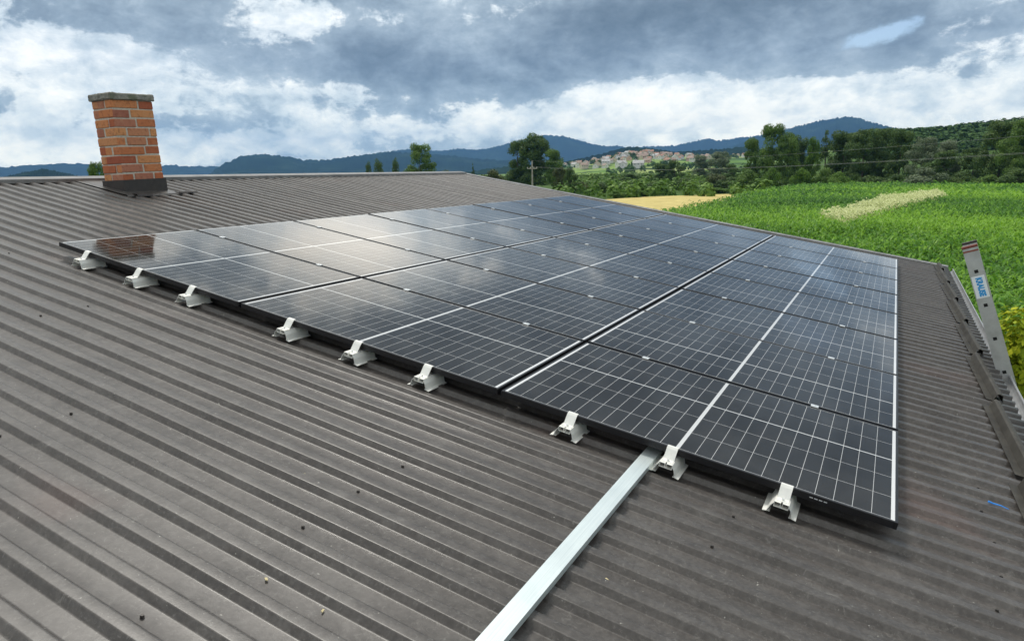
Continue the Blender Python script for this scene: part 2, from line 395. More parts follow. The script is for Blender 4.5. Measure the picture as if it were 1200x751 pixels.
def _bark(g, b, nt_): g.put(b.inputs['Base Color'], g.ramp(g.noise(obj_co(g), 4, 6, .6), [(.3, (.05, .04, .03)), (.7, (.14, .115, .09))]))
M_bark = mat('bark', rough=.9, build=_bark)

# ------------------------------------------------------------------ terrain (one sheet to the horizon, with its hills)
G0 = -4.4
def interp(tab):
    A_ = sorted((azel(x, y)[0], math.tan(azel(x, y)[1])) for x, y in tab)
    xs = np.array([a for a, _ in A_]); ys = np.array([b for _, b in A_])
    return lambda a: np.interp(a, xs, ys)
VIL = interp([(560, 206), (620, 200), (670, 190), (700, 186), (720, 180), (745, 176), (770, 177), (800, 180), (850, 180), (890, 179), (940, 184), (1000, 192)])
RIG = interp([(860, 196), (900, 190), (945, 180), (985, 166), (1020, 156), (1060, 155), (1110, 152), (1150, 147), (1200, 143), (1300, 138), (1500, 150), (1900, 175)])
def sst(t): t = np.clip(t, 0, 1); return t * t * (3 - 2 * t)
def terrain(x, y):
    x = np.asarray(x, float); y = np.asarray(y, float)
    dx_, dy_ = x - CAM.x, y - CAM.y; r = np.hypot(dx_, dy_); a = np.arctan2(dy_, dx_)
    hv = np.maximum(CAM.z + (VIL(a) - .005) * 1400 - G0, 0) * np.where((a > -.35) & (a < .75), 1, 0)
    z = G0 + hv * sst((r - 520) / 880) * (1 - .55 * sst((r - 1450) / 900))
    hr = np.maximum(CAM.z + (RIG(a) - .008) * 620 - G0, 0) * np.where((a > -1.2) & (a < .3), 1, 0)
    z = np.maximum(z, G0 + hr * sst((r - 230) / 390) * (1 - .7 * sst((r - 650) / 400)))
    z = z + (np.sin(x * .011 + 1.3) * np.cos(y * .013) + .5 * np.sin(x * .031 + y * .02)) * 1.4 * sst((r - 260) / 500)
    return z
nr, na = 170, 420
rr = np.concatenate([[2.], np.geomspace(12, 16000, nr - 1)]); aa = np.linspace(-math.pi, math.pi, na, endpoint=False)
RR, AA = np.meshgrid(rr, aa, indexing='ij')
X = CAM.x + RR * np.cos(AA); Y = CAM.y + RR * np.sin(AA); Z = terrain(X, Y)
V = np.stack([X.ravel(), Y.ravel(), Z.ravel()], 1); V = np.vstack([V, [[CAM.x, CAM.y, G0]]])
i, j = np.meshgrid(np.arange(nr - 1), np.arange(na), indexing='ij'); j2 = (j + 1) % na
F = np.stack([i * na + j, (i + 1) * na + j, (i + 1) * na + j2, i * na + j2], -1).reshape(-1, 4)
cen = np.array([[nr * na, k, (k + 1) % na, (k + 1) % na] for k in range(na)])
def _ground(g, b, nt_):
    pos = geo_co(g)
    mp = g.n('ShaderNodeMapping'); g.put(mp.inputs[0], pos); mp.inputs['Rotation'].default_value = (0, 0, .5); mp.inputs['Scale'].default_value = (1, 2.3, 0)
    vo = g.n('ShaderNodeTexVoronoi'); g.put(vo.inputs['Vector'], mp.outputs[0]); vo.inputs['Scale'].default_value = .0065
    cellv = g.sep(vo.outputs['Color'])[0]
    patch = g.ramp(cellv, [(0., (.06, .12, .025)), (.25, (.11, .20, .04)), (.45, (.19, .28, .07)), (.68, (.27, .34, .11)), (.85, (.36, .33, .15)), (.93, (.09, .16, .035))], 'CONSTANT')
    n_ = g.noise(pos, .02, 8, .65); n2 = g.noise(pos, .6, 6, .65)
    c = g.mix(g.mapr(n_, .50, .60), patch, (.028, .055, .018))
    dist = g.m('SQRT', g.m('ADD', g.m('POWER', g.m('ABSOLUTE', g.sep(pos)[0]), 2.), g.m('POWER', g.m('ABSOLUTE', g.sep(pos)[1]), 2.)))
    near = g.ramp(n2, [(.3, (.035, .070, .015)), (.7, (.080, .140, .032))])
    c = g.mix(g.mapr(dist, 470, 560), near, c)
    c = g.mix(g.mapr(dist, 2400, 3800, 0, .9), c, (.03, .05, .022))
    g.put(b.inputs['Base Color'], c)
M_ground = mat('meadow_and_fields', rough=.95, spec=.1, build=_ground)
me = bigmesh('ground', V, F, M_ground)
o = link('ground', me); tag(o, kind='structure')
for p in me.polygons: p.use_smooth = True

# mountains on the horizon, each a real ridge with its own distance and depth
def _mount(g, b, nt_):
    pos = geo_co(g); n_ = g.noise(pos, .006, 8, .62)
    g.put(b.inputs['Base Color'], g.ramp(n_, [(.35, (.008, .018, .014)), (.55, (.014, .030, .020)), (.72, (.030, .052, .030))]))
M_mount = mat('forested_mountain', rough=1., spec=0., build=_mount)
def mountain(name, tab, D, depth, seed, rough_=10, mat_=None):
    prof = interp(tab); a0, a1 = sorted((azel(*tab[0])[0], azel(*tab[-1])[0]))
    n, k = 260, 25; az_ = np.linspace(a0, a1, n); t = np.linspace(-1, 1, k)
    A_, T = np.meshgrid(az_, t, indexing='ij')
    top = (CAM.z + prof(A_) * D) - G0 + 4
    r_ = D + T * depth
    sh = np.where(T < 0, sst(1 + T) ** .8, 1 - sst(T) * .95)
    rs = np.random.default_rng(seed); nz = np.zeros_like(A_)
    for o_ in range(6):
        f_ = 9 * 1.9 ** o_; ph = rs.uniform(0, 6.28, 3)
        nz += np.sin(A_ * f_ + ph[0] + 1.3 * np.sin(T * 3 + ph[1])) * np.cos(T * (1.5 + o_) + ph[2]) / 1.7 ** o_
    rid = np.abs(np.sin(A_ * 34 + 1.5 * np.sin(A_ * 11) + T * 1.2)) 
    z = G0 - 4 + top * sh * (1 - .16 * rid * (1 - np.abs(T)) * (np.abs(T) > .04)) + nz * rough_ * (np.abs(T)) * sh
    z += rs.normal(0, .0006 * D, A_.shape) * sh
    V_ = np.stack([CAM.x + r_ * np.cos(A_), CAM.y + r_ * np.sin(A_), z], -1).reshape(-1, 3)
    i_, j_ = np.meshgrid(np.arange(n - 1), np.arange(k - 1), indexing='ij')
    F_ = np.stack([i_ * k + j_, (i_ + 1) * k + j_, (i_ + 1) * k + j_ + 1, i_ * k + j_ + 1], -1).reshape(-1, 4)
    me_ = bigmesh(name, V_, F_, mat_ or M_mount)
    for p in me_.polygons: p.use_smooth = True
    return tag(link(name, me_), kind='structure')
mountain('mountains', [(-900, 215), (-400, 205), (-100, 196), (0, 196), (45, 193), (90, 191), (135, 197), (200, 194), (255, 195), (300, 200), (340, 212)], 6200, 800, 1)
mountain('mountains', [(215, 215), (245, 204), (262, 192), (283, 183), (311, 181), (340, 184), (355, 188), (385, 187), (430, 181), (452, 178), (500, 180), (560, 186), (620, 190), (680, 193), (730, 200)], 4300, 800, 2)
mountain('mountains', [(400, 200), (440, 180), (475, 175), (520, 177), (535, 174), (560, 176), (585, 171), (612, 164), (640, 158), (662, 160), (690, 168), (706, 171), (722, 171), (760, 177), (800, 190)], 6600, 900, 3)
mountain('mountains', [(690, 190), (730, 173), (790, 171), (818, 165), (828, 162), (842, 165), (870, 161), (905, 157), (960, 160), (1010, 175)], 6900, 500, 4)
mountain('mountains', [(840, 180), (880, 163), (915, 153), (940, 147), (957, 142), (975, 140), (990, 137), (1004, 138), (1020, 143), (1040, 148), (1080, 158), (1150, 175)], 5600, 900, 5)
mountain('hills', [(-60, 215), (0, 208), (28, 202), (50, 198), (68, 201), (95, 207), (140, 214)], 1900, 350, 6, 3)
mountain('hills', [(520, 206), (570, 198), (620, 193), (660, 190), (690, 184), (715, 178), (735, 172), (756, 173), (790, 178), (830, 176), (870, 172), (905, 176), (960, 186)], 1900, 250, 8, 3)

# flat fields beyond the roof
def field(name, pts, z, mat_):
    mb = MB(); P = [on_z(x, y, z) for x, y in pts]
    mb.add(P, [tuple(range(len(P)))]); return tag(mb.build(name, mat_), kind='structure')
def _stub(g, b, nt_):
    pos = geo_co(g); n_ = g.noise(pos, .5, 7, .65)
    g.put(b.inputs['Base Color'], g.ramp(n_, [(.3, (.38, .31, .11)), (.7, (.62, .52, .22))]))
M_stub = mat('ripe_grain', rough=.95, spec=.1, build=_stub)
field('wheat_field', [(640, 243), (705, 234), (760, 230.5), (850, 227.5), (905, 228), (905, 236), (850, 250), (760, 262)], -4.1, M_stub)

# corn crop --------------------------------------------------------
def inside(px, py, poly):
    c = np.zeros(px.shape, bool); n = len(poly)
    for i_ in range(n):
        x0, y0 = poly[i_]; x1, y1 = poly[(i_ + 1) % n]
        c ^= ((y0 > py) != (y1 > py)) & (px < (x1 - x0) * (py - y0) / (y1 - y0 + 1e-12) + x0)
    return c
TOP = -2.3
P2 = lambda x, y, z=TOP: tuple(on_z(x, y, z)[:2])
corn_poly = [(-8, -9.0), (11.8, -9.0), (11.8, 4.0), P2(760, 247), P2(800, 238.5), P2(850, 230), P2(880, 222), P2(940, 214.5), P2(1000, 211.5), P2(1100, 211), P2(1200, 209.5), P2(1400, 211), P2(1800, 250)]
strip_poly = [P2(962, 250), P2(992, 255), P2(1042, 241), P2(1110, 227), P2(1098, 222), P2(1040, 230), P2(1000, 239)]
def crop_leaves(n_pts, rmin, rmax, amin, amax, nl, L, Wd, segs, poly, avoid, H, zt=0., seed=1, rowsp=None):
    rs = np.random.default_rng(seed)
    r_ = np.sqrt(rs.uniform(rmin ** 2, rmax ** 2, n_pts)); a_ = rs.uniform(amin, amax, n_pts)
    px = CAM.x + r_ * np.cos(a_); py = CAM.y + r_ * np.sin(a_)
    if rowsp:   # sown in rows
        th = .35; u_ = px * math.cos(th) + py * math.sin(th); v_ = -px * math.sin(th) + py * math.cos(th)
        v_ = np.round(v_ / rowsp) * rowsp + rs.normal(0, .04, n_pts)
        px = u_ * math.cos(th) - v_ * math.sin(th); py = u_ * math.sin(th) + v_ * math.cos(th)
    k = inside(px, py, poly)
    if avoid: k &= ~inside(px, py, avoid)
    px, py = px[k], py[k]; n = len(px)
    hz = H * (1 + .05 * np.sin(px * .21) * np.cos(py * .17) + .04 * np.sin(px * .6 + py * .4) + rs.normal(0, .06, n))
    gz = terrain(px, py)
    ph0 = rs.uniform(0, math.pi, n)
    Vs, Fs, Rs = [], [], []; base = 0
    prnd = rs.uniform(0, 1, n)
    for l in range(nl):
        ang = ph0 + l * math.pi + rs.normal(0, .5, n)
        h0 = hz * (.35 + .60 * (l + 1) / nl) - .12 + rs.normal(0, .05, n)
        ln = L * (1 - .35 * abs((l + .5) / nl - .45)) * rs.uniform(.8, 1.2, n); w = Wd * rs.uniform(.8, 1.25, n)
        rise = rs.uniform(.6, 1.25, n); cx, sx = np.cos(ang), np.sin(ang)
        rows = []
        for s_ in range(segs + 1):
            t = s_ / segs
            hor = ln * (t * .9 - .12 * t * t); up = ln * (rise * t - (rise * .75 + .40) * t * t)
            wd = w * (1 - t ** 2.2) * .5 * (1 if s_ else .55) + .002
            X_ = px + cx * hor; Y_ = py + sx * hor; Z_ = gz + h0 + up + zt
            tw = rs.normal(0, .25, n) * t
            rows.append(np.stack([X_ - sx * wd, Y_ + cx * wd, Z_ + tw * wd], 1)); rows.append(np.stack([X_ + sx * wd, Y_ - cx * wd, Z_ - tw * wd], 1))
        A_ = np.stack(rows, 1).reshape(-1, 3); m_ = 2 * (segs + 1); b0 = base + np.arange(n)[:, None] * m_
        for s_ in range(segs):
            Fs.append(b0 + np.array([[2 * s_, 2 * s_ + 1, 2 * s_ + 3, 2 * s_ + 2]])); Rs.append(np.clip(prnd * .5 + rs.uniform(0, .5, n) + .12 * (l / nl), 0, 1))
        Vs.append(A_); base += len(A_)
    return np.vstack(Vs), np.vstack(Fs), np.concatenate(Rs)
def merge(parts):
    V_, F_, R_, b = [], [], [], 0
    for v, f, r in parts: V_.append(v); F_.append(f + b); R_.append(r); b += len(v)
    return np.vstack(V_), np.vstack(F_), np.concatenate(R_)
a_lo, a_hi = -.42, .50
parts = [crop_leaves(11000, 9, 24, -1.0, .35, 9, .60, .058, 4, corn_poly, strip_poly, 1.95, seed=1, rowsp=.7),
         crop_leaves(17000, 24, 45, a_lo, a_hi, 6, .64, .075, 3, corn_poly, strip_poly, 1.98, seed=2, rowsp=.7),
         crop_leaves(26000, 45, 80, a_lo, a_hi, 5, .70, .11, 2, corn_poly, strip_poly, 2.0, seed=3, rowsp=.7),
         crop_leaves(34000, 80, 190, a_lo, a_hi, 3, .95, .28, 2, corn_poly, strip_poly, 2.0, seed=4)]
v_, f_, r_ = merge(parts)
o = link('corn_crop', bigmesh('corn_crop', v_, f_, M_corn, r_)); tag(o, 'dense green corn crop filling the field beyond the roof', 'corn', kind='stuff')
v_, f_, r_ = crop_leaves(90000, 30, 130, -.12, .14, 3, .42, .11, 2, strip_poly, None, 2.2, seed=5)
o = link('pale_grass', bigmesh('pale_grass', v_, f_, M_pale, r_)); tag(o, 'pale strip of flowering grass inside the green corn field', 'grass', kind='stuff')
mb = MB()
under = [(x, y, G0 + .5) for x, y in corn_poly]; mb.add(under, [tuple(range(len(under)))])  # one flat dark green sheet below the corn leaves
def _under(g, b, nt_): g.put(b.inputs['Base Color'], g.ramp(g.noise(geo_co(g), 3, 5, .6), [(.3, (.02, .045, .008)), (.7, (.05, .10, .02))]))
o = mb.build('corn_undersheet', mat('undersheet', rough=1, spec=.1, build=_under)); tag(o, 'flat dark green sheet under the corn leaves', 'undersheet', kind='stuff')

# ------------------------------------------------------------------ trees
def leaf_cloud(blobs, n, size, seed, elong=1.):
    rs = np.random.default_rng(seed); B = np.array(blobs)          # x y z rx rz
    wgt = B[:, 3] ** 2; k = rs.choice(len(B), n, p=wgt / wgt.sum())
    d = rs.normal(size=(n, 3)); d /= np.linalg.norm(d, axis=1)[:, None]
    rad = rs.uniform(.35, 1., n) ** .45 * rs.uniform(.85, 1.12, n)
    P = B[k, :3] + d * rad[:, None] * np.stack([B[k, 3], B[k, 3], B[k, 4]], 1)
    nrm = d + rs.normal(0, .40, (n, 3)); nrm[:, 2] += .45; nrm /= np.linalg.norm(nrm, axis=1)[:, None]
    t = np.cross(nrm, rs.normal(size=(n, 3))); t /= np.linalg.norm(t, axis=1)[:, None]; b = np.cross(nrm, t)
    s_ = (size * rs.uniform(.55, 1.3, n))[:, None]
    V_ = np.stack([P - t * s_ * elong, P - b * s_ * .6 + nrm * s_ * .15, P + t * s_ * elong, P + b * s_ * .6 + nrm * s_ * .15], 1).reshape(-1, 3)
    F_ = np.arange(n * 4).reshape(n, 4)
    return V_, F_, np.clip(rs.uniform(0, 1, n) * .7 + rs.uniform(0, .3, len(B))[k], 0, 1)
def crown_blobs(kind, seed):
    """crowns in a unit box: height 1, radius about .5 -> scaled later"""
    rs = random.Random(seed); out = []
    if kind == 'poplar':
        for _ in range(34):
            z = rs.uniform(.12, .97); w = .16 * math.sin(math.pi * min(1, (1 - z) * .9 + .12)) ** .6; a = rs.uniform(0, 6.28)
            out.append((math.cos(a) * w * .8, math.sin(a) * w * .8, z, .07 + w * .25, .11))
    elif kind == 'conifer':
        for _ in range(40):
            z = rs.uniform(.06, .97); w = .30 * (1 - z) ** .9; a = rs.uniform(0, 6.28)
            out.append((math.cos(a) * w, math.sin(a) * w, z, .05 + w * .28, .05))
    elif kind == 'bush':
        for _ in range(20):
            a = rs.uniform(0, 6.28); r = rs.uniform(0, .40); z = rs.uniform(.15, .86 - r * .7)
            out.append((math.cos(a) * r, math.sin(a) * r, z, rs.uniform(.12, .20), rs.uniform(.12, .18)))
    else:
        tall = kind == 'tall'; n = 60 if tall else 56
        for _ in range(n):
            z = rs.uniform(.14, .93); env = math.sin(math.pi * (z * .86 + .10)) ** .55; a = rs.uniform(0, 6.28)
            R_ = (.27 if tall else .40) * env * rs.uniform(.25, 1.08)
            out.append((math.cos(a) * R_, math.sin(a) * R_, z, rs.uniform(.07, .15), rs.uniform(.05, .105)))
    return out
TREE = {}
def tree_mesh(kind, col, var):
    key = (kind, col, var)
    if key not in TREE:
        n = {'poplar': 4500, 'conifer': 5200, 'bush': 6000, 'tall': 15000, 'round': 15000}[kind]
        V_, F_, R_ = leaf_cloud(crown_blobs(kind, var * 17 + len(kind)), n, .016 if kind != 'bush' else .027, var + 50)
        crown = bigmesh('crown', V_, F_, M_leaf[col], R_)
        mb = MB(); rs = random.Random(var)
        h = .9 if kind in ('poplar', 'conifer', 'tall') else .62
        mb.tube([(0, 0, -.02), (.004, .003, h * .35), (-.004, .006, h * .7), (0, 0, h)], [.022, .016, .010, .004], 7)
        for q_ in range(9):
            z = rs.uniform(.15, h * .9); a = rs.uniform(0, 6.28); L_ = rs.uniform(.1, .28) * (.5 if kind in ('poplar', 'conifer') else 1)
            mb.tube([(0, 0, z), (math.cos(a) * L_ * .5, math.sin(a) * L_ * .5, z + L_ * .45), (math.cos(a) * L_, math.sin(a) * L_, z + L_ * .8)], [.008, .005, .002], 5)
        TREE[key] = (crown, mb.mesh('trunk', M_bark))
    return TREE[key]
def plant(name, label, cat, kind, col, px, ytop, w_px, D, var=0, group=None, base=None):
    """tree whose top is seen at (px, ytop), D metres away, w_px wide in the photo"""
    p = at_dist(px, ytop, D); z0 = base if base is not None else float(terrain(p.x, p.y))
    H = p.z - z0; R_ = w_px / FOC * D / {'poplar': .46, 'conifer': .7, 'tall': .66, 'round': .9, 'bush': .95}[kind]
    t = thing(name, label, cat, (p.x, p.y, z0 - .05), (0, 0, random.uniform(0, 6.28)), group)
    t.scale = (R_, R_, H)
    c, k = tree_mesh(kind, col, var)
    link('crown', c, t); link('trunk', k, t)
    return t
TG = 'trees beyond the roof and fields'
T_ = [
 ('bush_tree', 'green bushy tree top showing behind the brick chimney', 'tree', 'round', 'mid', 112, 188, 26, 70),
 ('poplar_tree', 'small dark poplar at far left of the group above the ridge', 'tree', 'poplar', 'dark', 431, 189, 8, 190),
 ('poplar_tree', 'dark poplar second from left of the group above the ridge', 'tree', 'poplar', 'dark', 443, 186, 12, 185),
 ('poplar_tree', 'narrow dark poplar just left of the round tree above the ridge', 'tree', 'poplar', 'dark', 463, 185, 9, 185),
 ('round_tree', 'broad rounded dark tree standing above the ridge line', 'tree', 'round', 'mid', 491, 167, 38, 175),
 ('conifer_tree', 'tiny dark conifer above the far end of the ridge', 'tree', 'conifer', 'dark', 554, 191, 7, 200),
 ('tall_tree', 'tall dark tree left side of the big clump behind the utility pole', 'tree', 'tall', 'dark', 606, 163, 28, 205),
 ('tall_tree', 'tallest tree of the big clump directly behind the utility pole', 'tree', 'tall', 'dark', 626, 153, 36, 200),
 ('tall_tree', 'lower paler tree on the right flank of the big clump', 'tree', 'round', 'mid', 648, 174, 30, 195),
 ('small_tree', 'small dark tree right of the big clump beside green field', 'tree', 'round', 'dark', 669, 196, 18, 150),
 ('small_tree', 'light thin tree between the big clump and the small dark tree', 'tree', 'tall', 'olive', 656, 194, 16, 160),
 ('small_tree', 'rounded dark tree left of the pair below the hill village', 'tree', 'round', 'dark', 775, 191, 24, 250),
 ('small_tree', 'dark tree right of the pair below the hill village', 'tree', 'round', 'dark', 791, 187, 24, 245),
 ('small_tree', 'low dark tree near the middle of the hedge belt', 'tree', 'round', 'dark', 737, 203, 26, 230),
 ('bare_tree', 'greyish half bare tree left of the big wood', 'tree', 'round', 'silver', 822, 181, 24, 300),
 ('bare_tree', 'greyish half bare tree touching the edge of the big wood', 'tree', 'round', 'silver', 845, 177, 30, 290),
 ('small_tree', 'dark green tree under the greyish bare trees', 'tree', 'round', 'dark', 857, 192, 22, 220),
 ('wood_tree', 'first tree at the left end of the big wood', 'tree', 'round', 'mid', 882, 161, 26, 180),
 ('wood_tree', 'tallest light crowned tree at the left end of the big wood', 'tree', 'tall', 'mid', 907, 143, 30, 175),
 ('wood_tree', 'leafy tree just right of the tallest tree in the wood', 'tree', 'tall', 'mid', 925, 152, 26, 172),
 ('wood_tree', 'dark pointed tree in the left half of the wood', 'tree', 'tall', 'dark', 938, 158, 24, 185),
 ('wood_tree', 'dark tree with conifer shape in front of the blue mountain', 'tree', 'conifer', 'dark', 970, 152, 30, 190),
 ('wood_tree', 'pale green tree below the blue mountain', 'tree', 'tall', 'light', 954, 158, 16, 180),
 ('wood_tree', 'broad dark tree near the middle of the wood', 'tree', 'round', 'dark', 991, 153, 40, 185),
 ('wood_tree', 'second broad dark tree near the middle of the wood', 'tree', 'round', 'dark', 1015, 150, 40, 178),
 ('wood_tree', 'third broad dark tree near the middle of the wood', 'tree', 'round', 'dark', 1036, 149, 38, 182),
 ('wood_tree', 'dark tree just left of the silvery willow', 'tree', 'round', 'dark', 1058, 151, 34, 176),
 ('willow_tree', 'silvery grey willow with bushy crown right of the dark wood', 'tree', 'round', 'silver', 1084, 160, 38, 168),
 ('willow_tree', 'second silvery willow nearer the right side of the wood', 'tree', 'round', 'silver', 1113, 163, 36, 172),
 ('wood_tree', 'dark tree under the silvery willows beside the field', 'tree', 'round', 'dark', 1107, 176, 34, 160),
 ('wood_tree', 'dark tree rising behind and between the willows and the right hand tree', 'tree', 'round', 'dark', 1143, 172, 34, 170),
 ('wood_tree', 'big dark tree at right side with its crown near the skyline', 'tree', 'round', 'dark', 1178, 139, 48, 158),
 ('wood_tree', 'big dark tree cut by the right picture edge', 'tree', 'round', 'mid', 1205, 136, 44, 150),
 ('wood_tree', 'dark tree just beyond the right hand edge', 'tree', 'round', 'dark', 1250, 140, 50, 155),
]
for k_, (nm, lab, cat, kind, col, px, yt, w, D) in enumerate(T_):
    plant(nm, lab, cat, kind, col, px, yt, w, D, k_ % 3 if kind in ('round', 'tall') else 0, TG)
B_ = [
 ('low grey green bush at the wood edge under the silvery willow', 'silver', 1085, 193, 40, 140),
 ('rounded light green bush at the left foot of the wood', 'light', 905, 193, 22, 150),
 ('rounded light green bush below the tallest wood tree', 'light', 940, 189, 24, 148),
 ('rounded light green bush below the conifer shaped wood tree', 'mid', 968, 194, 28, 146),
 ('bright green low bush below the middle of the wood', 'light', 985, 199, 30, 142),
 ('dark low bush at the foot of the broad wood trees', 'dark', 1020, 200, 40, 150),
 ('dark low bush just left of the grey green bush', 'dark', 1052, 202, 34, 148),
 ('dark low bush right of the grey green bush', 'dark', 1130, 199, 34, 142),
 ('green low bush beneath the big right hand tree', 'mid', 1160, 198, 36, 140),
 ('dark low bush at the right picture edge', 'dark', 1195, 194, 40, 136),
 ('green bush at the left start of the wood edge', 'mid', 878, 196, 28, 160),
 ('olive bush below the greyish bare trees', 'olive', 838, 199, 34, 190),
 ('dark rounded bush left of the wood behind the wheat', 'dark', 858, 206, 32, 170),
 ('dark bush in front of the tree pair', 'dark', 800, 207, 40, 180),
 ('mid green bush in front of the tree pair', 'mid', 768, 209, 36, 176),
 ('dark bush left part of the hedge behind the wheat', 'dark', 735, 212, 34, 170),
 ('dark bush at the left end of the hedge behind the wheat', 'dark', 702, 213, 30, 160),
 ('olive bush beyond the far roof corner', 'olive', 680, 209, 30, 165),
 ('bush right of the poplars over the ridge line', 'olive', 522, 197, 34, 150),
 ('low bush over the ridge right of the tiny conifer', 'olive', 578, 196, 34, 150),
 ('low bush over the ridge between round tree and conifer', 'mid', 540, 198, 24, 140),
 ('bright green bush just beyond the gable left of the wheat', 'light', 722, 222, 22, 125),
 ('bright green bush behind the left part of the wheat', 'light', 748, 222, 26, 128),
 ('bright green bush behind the middle of the wheat', 'light', 778, 221, 26, 145),
 ('bright green bush behind the right part of the wheat', 'light', 812, 220, 30, 150),
 ('bright green bush between wheat and corn', 'light', 842, 219, 30, 150),
 ('mid green bush between hedge and corn field corner', 'mid', 872, 213, 28, 160),
 ('dark hedge bush behind the bright bushes by the wheat', 'dark', 768, 214, 40, 165),
 ('dark hedge bush behind the right part of the wheat', 'dark', 822, 211, 44, 168),
 ('dark hedge bush at the far corner of the corn', 'dark', 900, 205, 40, 165),
]
for k_, (lab, col, px, yt, w, D) in enumerate(B_):
    plant('bush', lab, 'bush', 'bush', col, px, yt, w, D, k_ % 3, 'bushes between fields and wood')
# yellow-green shrub at the right edge, just below the eave
sh_ = plant('shrub', 'yellow green shrub at the right edge beside the ladder', 'shrub', 'bush', 'yellow', 1216, 312, 120, 9.2, 1, None, G0)
_sx, _sz = sh_.scale.x, sh_.scale.z
_bl = [(x * _sx, y * _sx, z * _sz, r * _sx * 1.05, h * _sz * .8) for x, y, z, r, h in crown_blobs('bush', 5) + crown_blobs('bush', 8)]
_v, _f, _r = leaf_cloud(_bl, 26000, .042, 9); _v = _v / np.array([_sx, _sx, _sz])
[c for c in sh_.children if c.name.startswith('crown')][0].data = bigmesh('crown', _v, _f, M_leaf['yellow'], _r)

# far woods and hedges: one mass of clumps nobody could count
def woods(name, label, pts, size, mat_, seed, lv=34):
    rs = np.random.default_rng(seed); pts = np.array(pts); n = len(pts)
    gz = terrain(pts[:, 0], pts[:, 1]); s_ = size * rs.uniform(.55, 1.25, n)
    k = np.repeat(np.arange(n), lv); N_ = len(k)
    d = rs.normal(size=(N_, 3)); d /= np.linalg.norm(d, axis=1)[:, None]; d[:, 2] = np.abs(d[:, 2]) * 1.05
    C_ = np.stack([pts[k, 0], pts[k, 1], gz[k] + s_[k] * .15], 1) + d * s_[k][:, None] * rs.uniform(.7, 1.05, N_)[:, None] * np.array([.62, .62, 1.])
    nrm = d + rs.normal(0, .22, (N_, 3)); nrm[:, 2] += .3; nrm /= np.linalg.norm(nrm, axis=1)[:, None]
    t = np.cross(nrm, rs.normal(size=(N_, 3))); t /= np.linalg.norm(t, axis=1)[:, None]; b = np.cross(nrm, t)
    q_ = (s_[k] * 1.45 / math.sqrt(lv) * rs.uniform(.6, 1.2, N_))[:, None]
    V_ = np.stack([C_ - t * q_, C_ - b * q_, C_ + t * q_, C_ + b * q_], 1).reshape(-1, 3)
    return tag(link(name, bigmesh(name, V_, np.arange(N_ * 4).reshape(-1, 4), mat_, np.clip(rs.uniform(0, .6, N_) + rs.uniform(0, .4, n)[k], 0, 1))), label, 'woods', kind='stuff')
def scatter(n, r0, r1, x0, x1, seed):
    rs = np.random.default_rng(seed); a0 = azel(x0, 195)[0]; a1 = azel(x1, 195)[0]
    r_ = np.sqrt(rs.uniform(r0 ** 2, r1 ** 2, n)); a_ = rs.uniform(min(a0, a1), max(a0, a1), n)
    return np.stack([CAM.x + r_ * np.cos(a_), CAM.y + r_ * np.sin(a_)], 1)
M_far = leafmat('far_woods', (.040, .080, .022), (.056, .108, .028), (.078, .140, .036), trans=.1, zone=.02, spec=.03)
woods('hillside_woods', 'dark wood covering the hill behind the tree line at right', np.vstack([scatter(3600, 400, 700, 985, 1420, 3), scatter(900, 600, 640, 1000, 1420, 4)]), 4.6, M_far, 5, 44)
sc = scatter(900, 600, 1900, 630, 930, 6); 
cl = np.sin(sc[:, 0] * .012 + 2) * np.cos(sc[:, 1] * .017) + .4 * np.sin(sc[:, 0] * .05); sc = sc[cl > .25]
woods('village_woods', 'scattered dark trees and hedges on the village hill', np.vstack([sc, scatter(220, 1300, 1600, 700, 900, 9)]), 5.5, M_far, 7)
hd = []
for (x0, x1, D) in ((640, 900, 330), (690, 900, 262), (560, 760, 420), (470, 640, 260), (700, 880, 560)):
    a0, a1 = azel(x0, 200)[0], azel(x1, 200)[0]
    for t in np.linspace(0, 1, 95): a = a0 + (a1 - a0) * t; d_ = D * (1 + .05 * math.sin(t * 9) + random.uniform(-.03, .03)); hd.append((CAM.x + d_ * math.cos(a), CAM.y + d_ * math.sin(a)))
woods('distant_hedges', 'dark hedges dividing the fields below the village', hd, 2.6, M_leaf['mid'], 12, 40)

woods('scrub', 'low green scrub covering the ground between the hedges', np.vstack([scatter(420, 125, 330, 655, 905, 31)]), 2.0, M_leaf['light'], 33, 60)
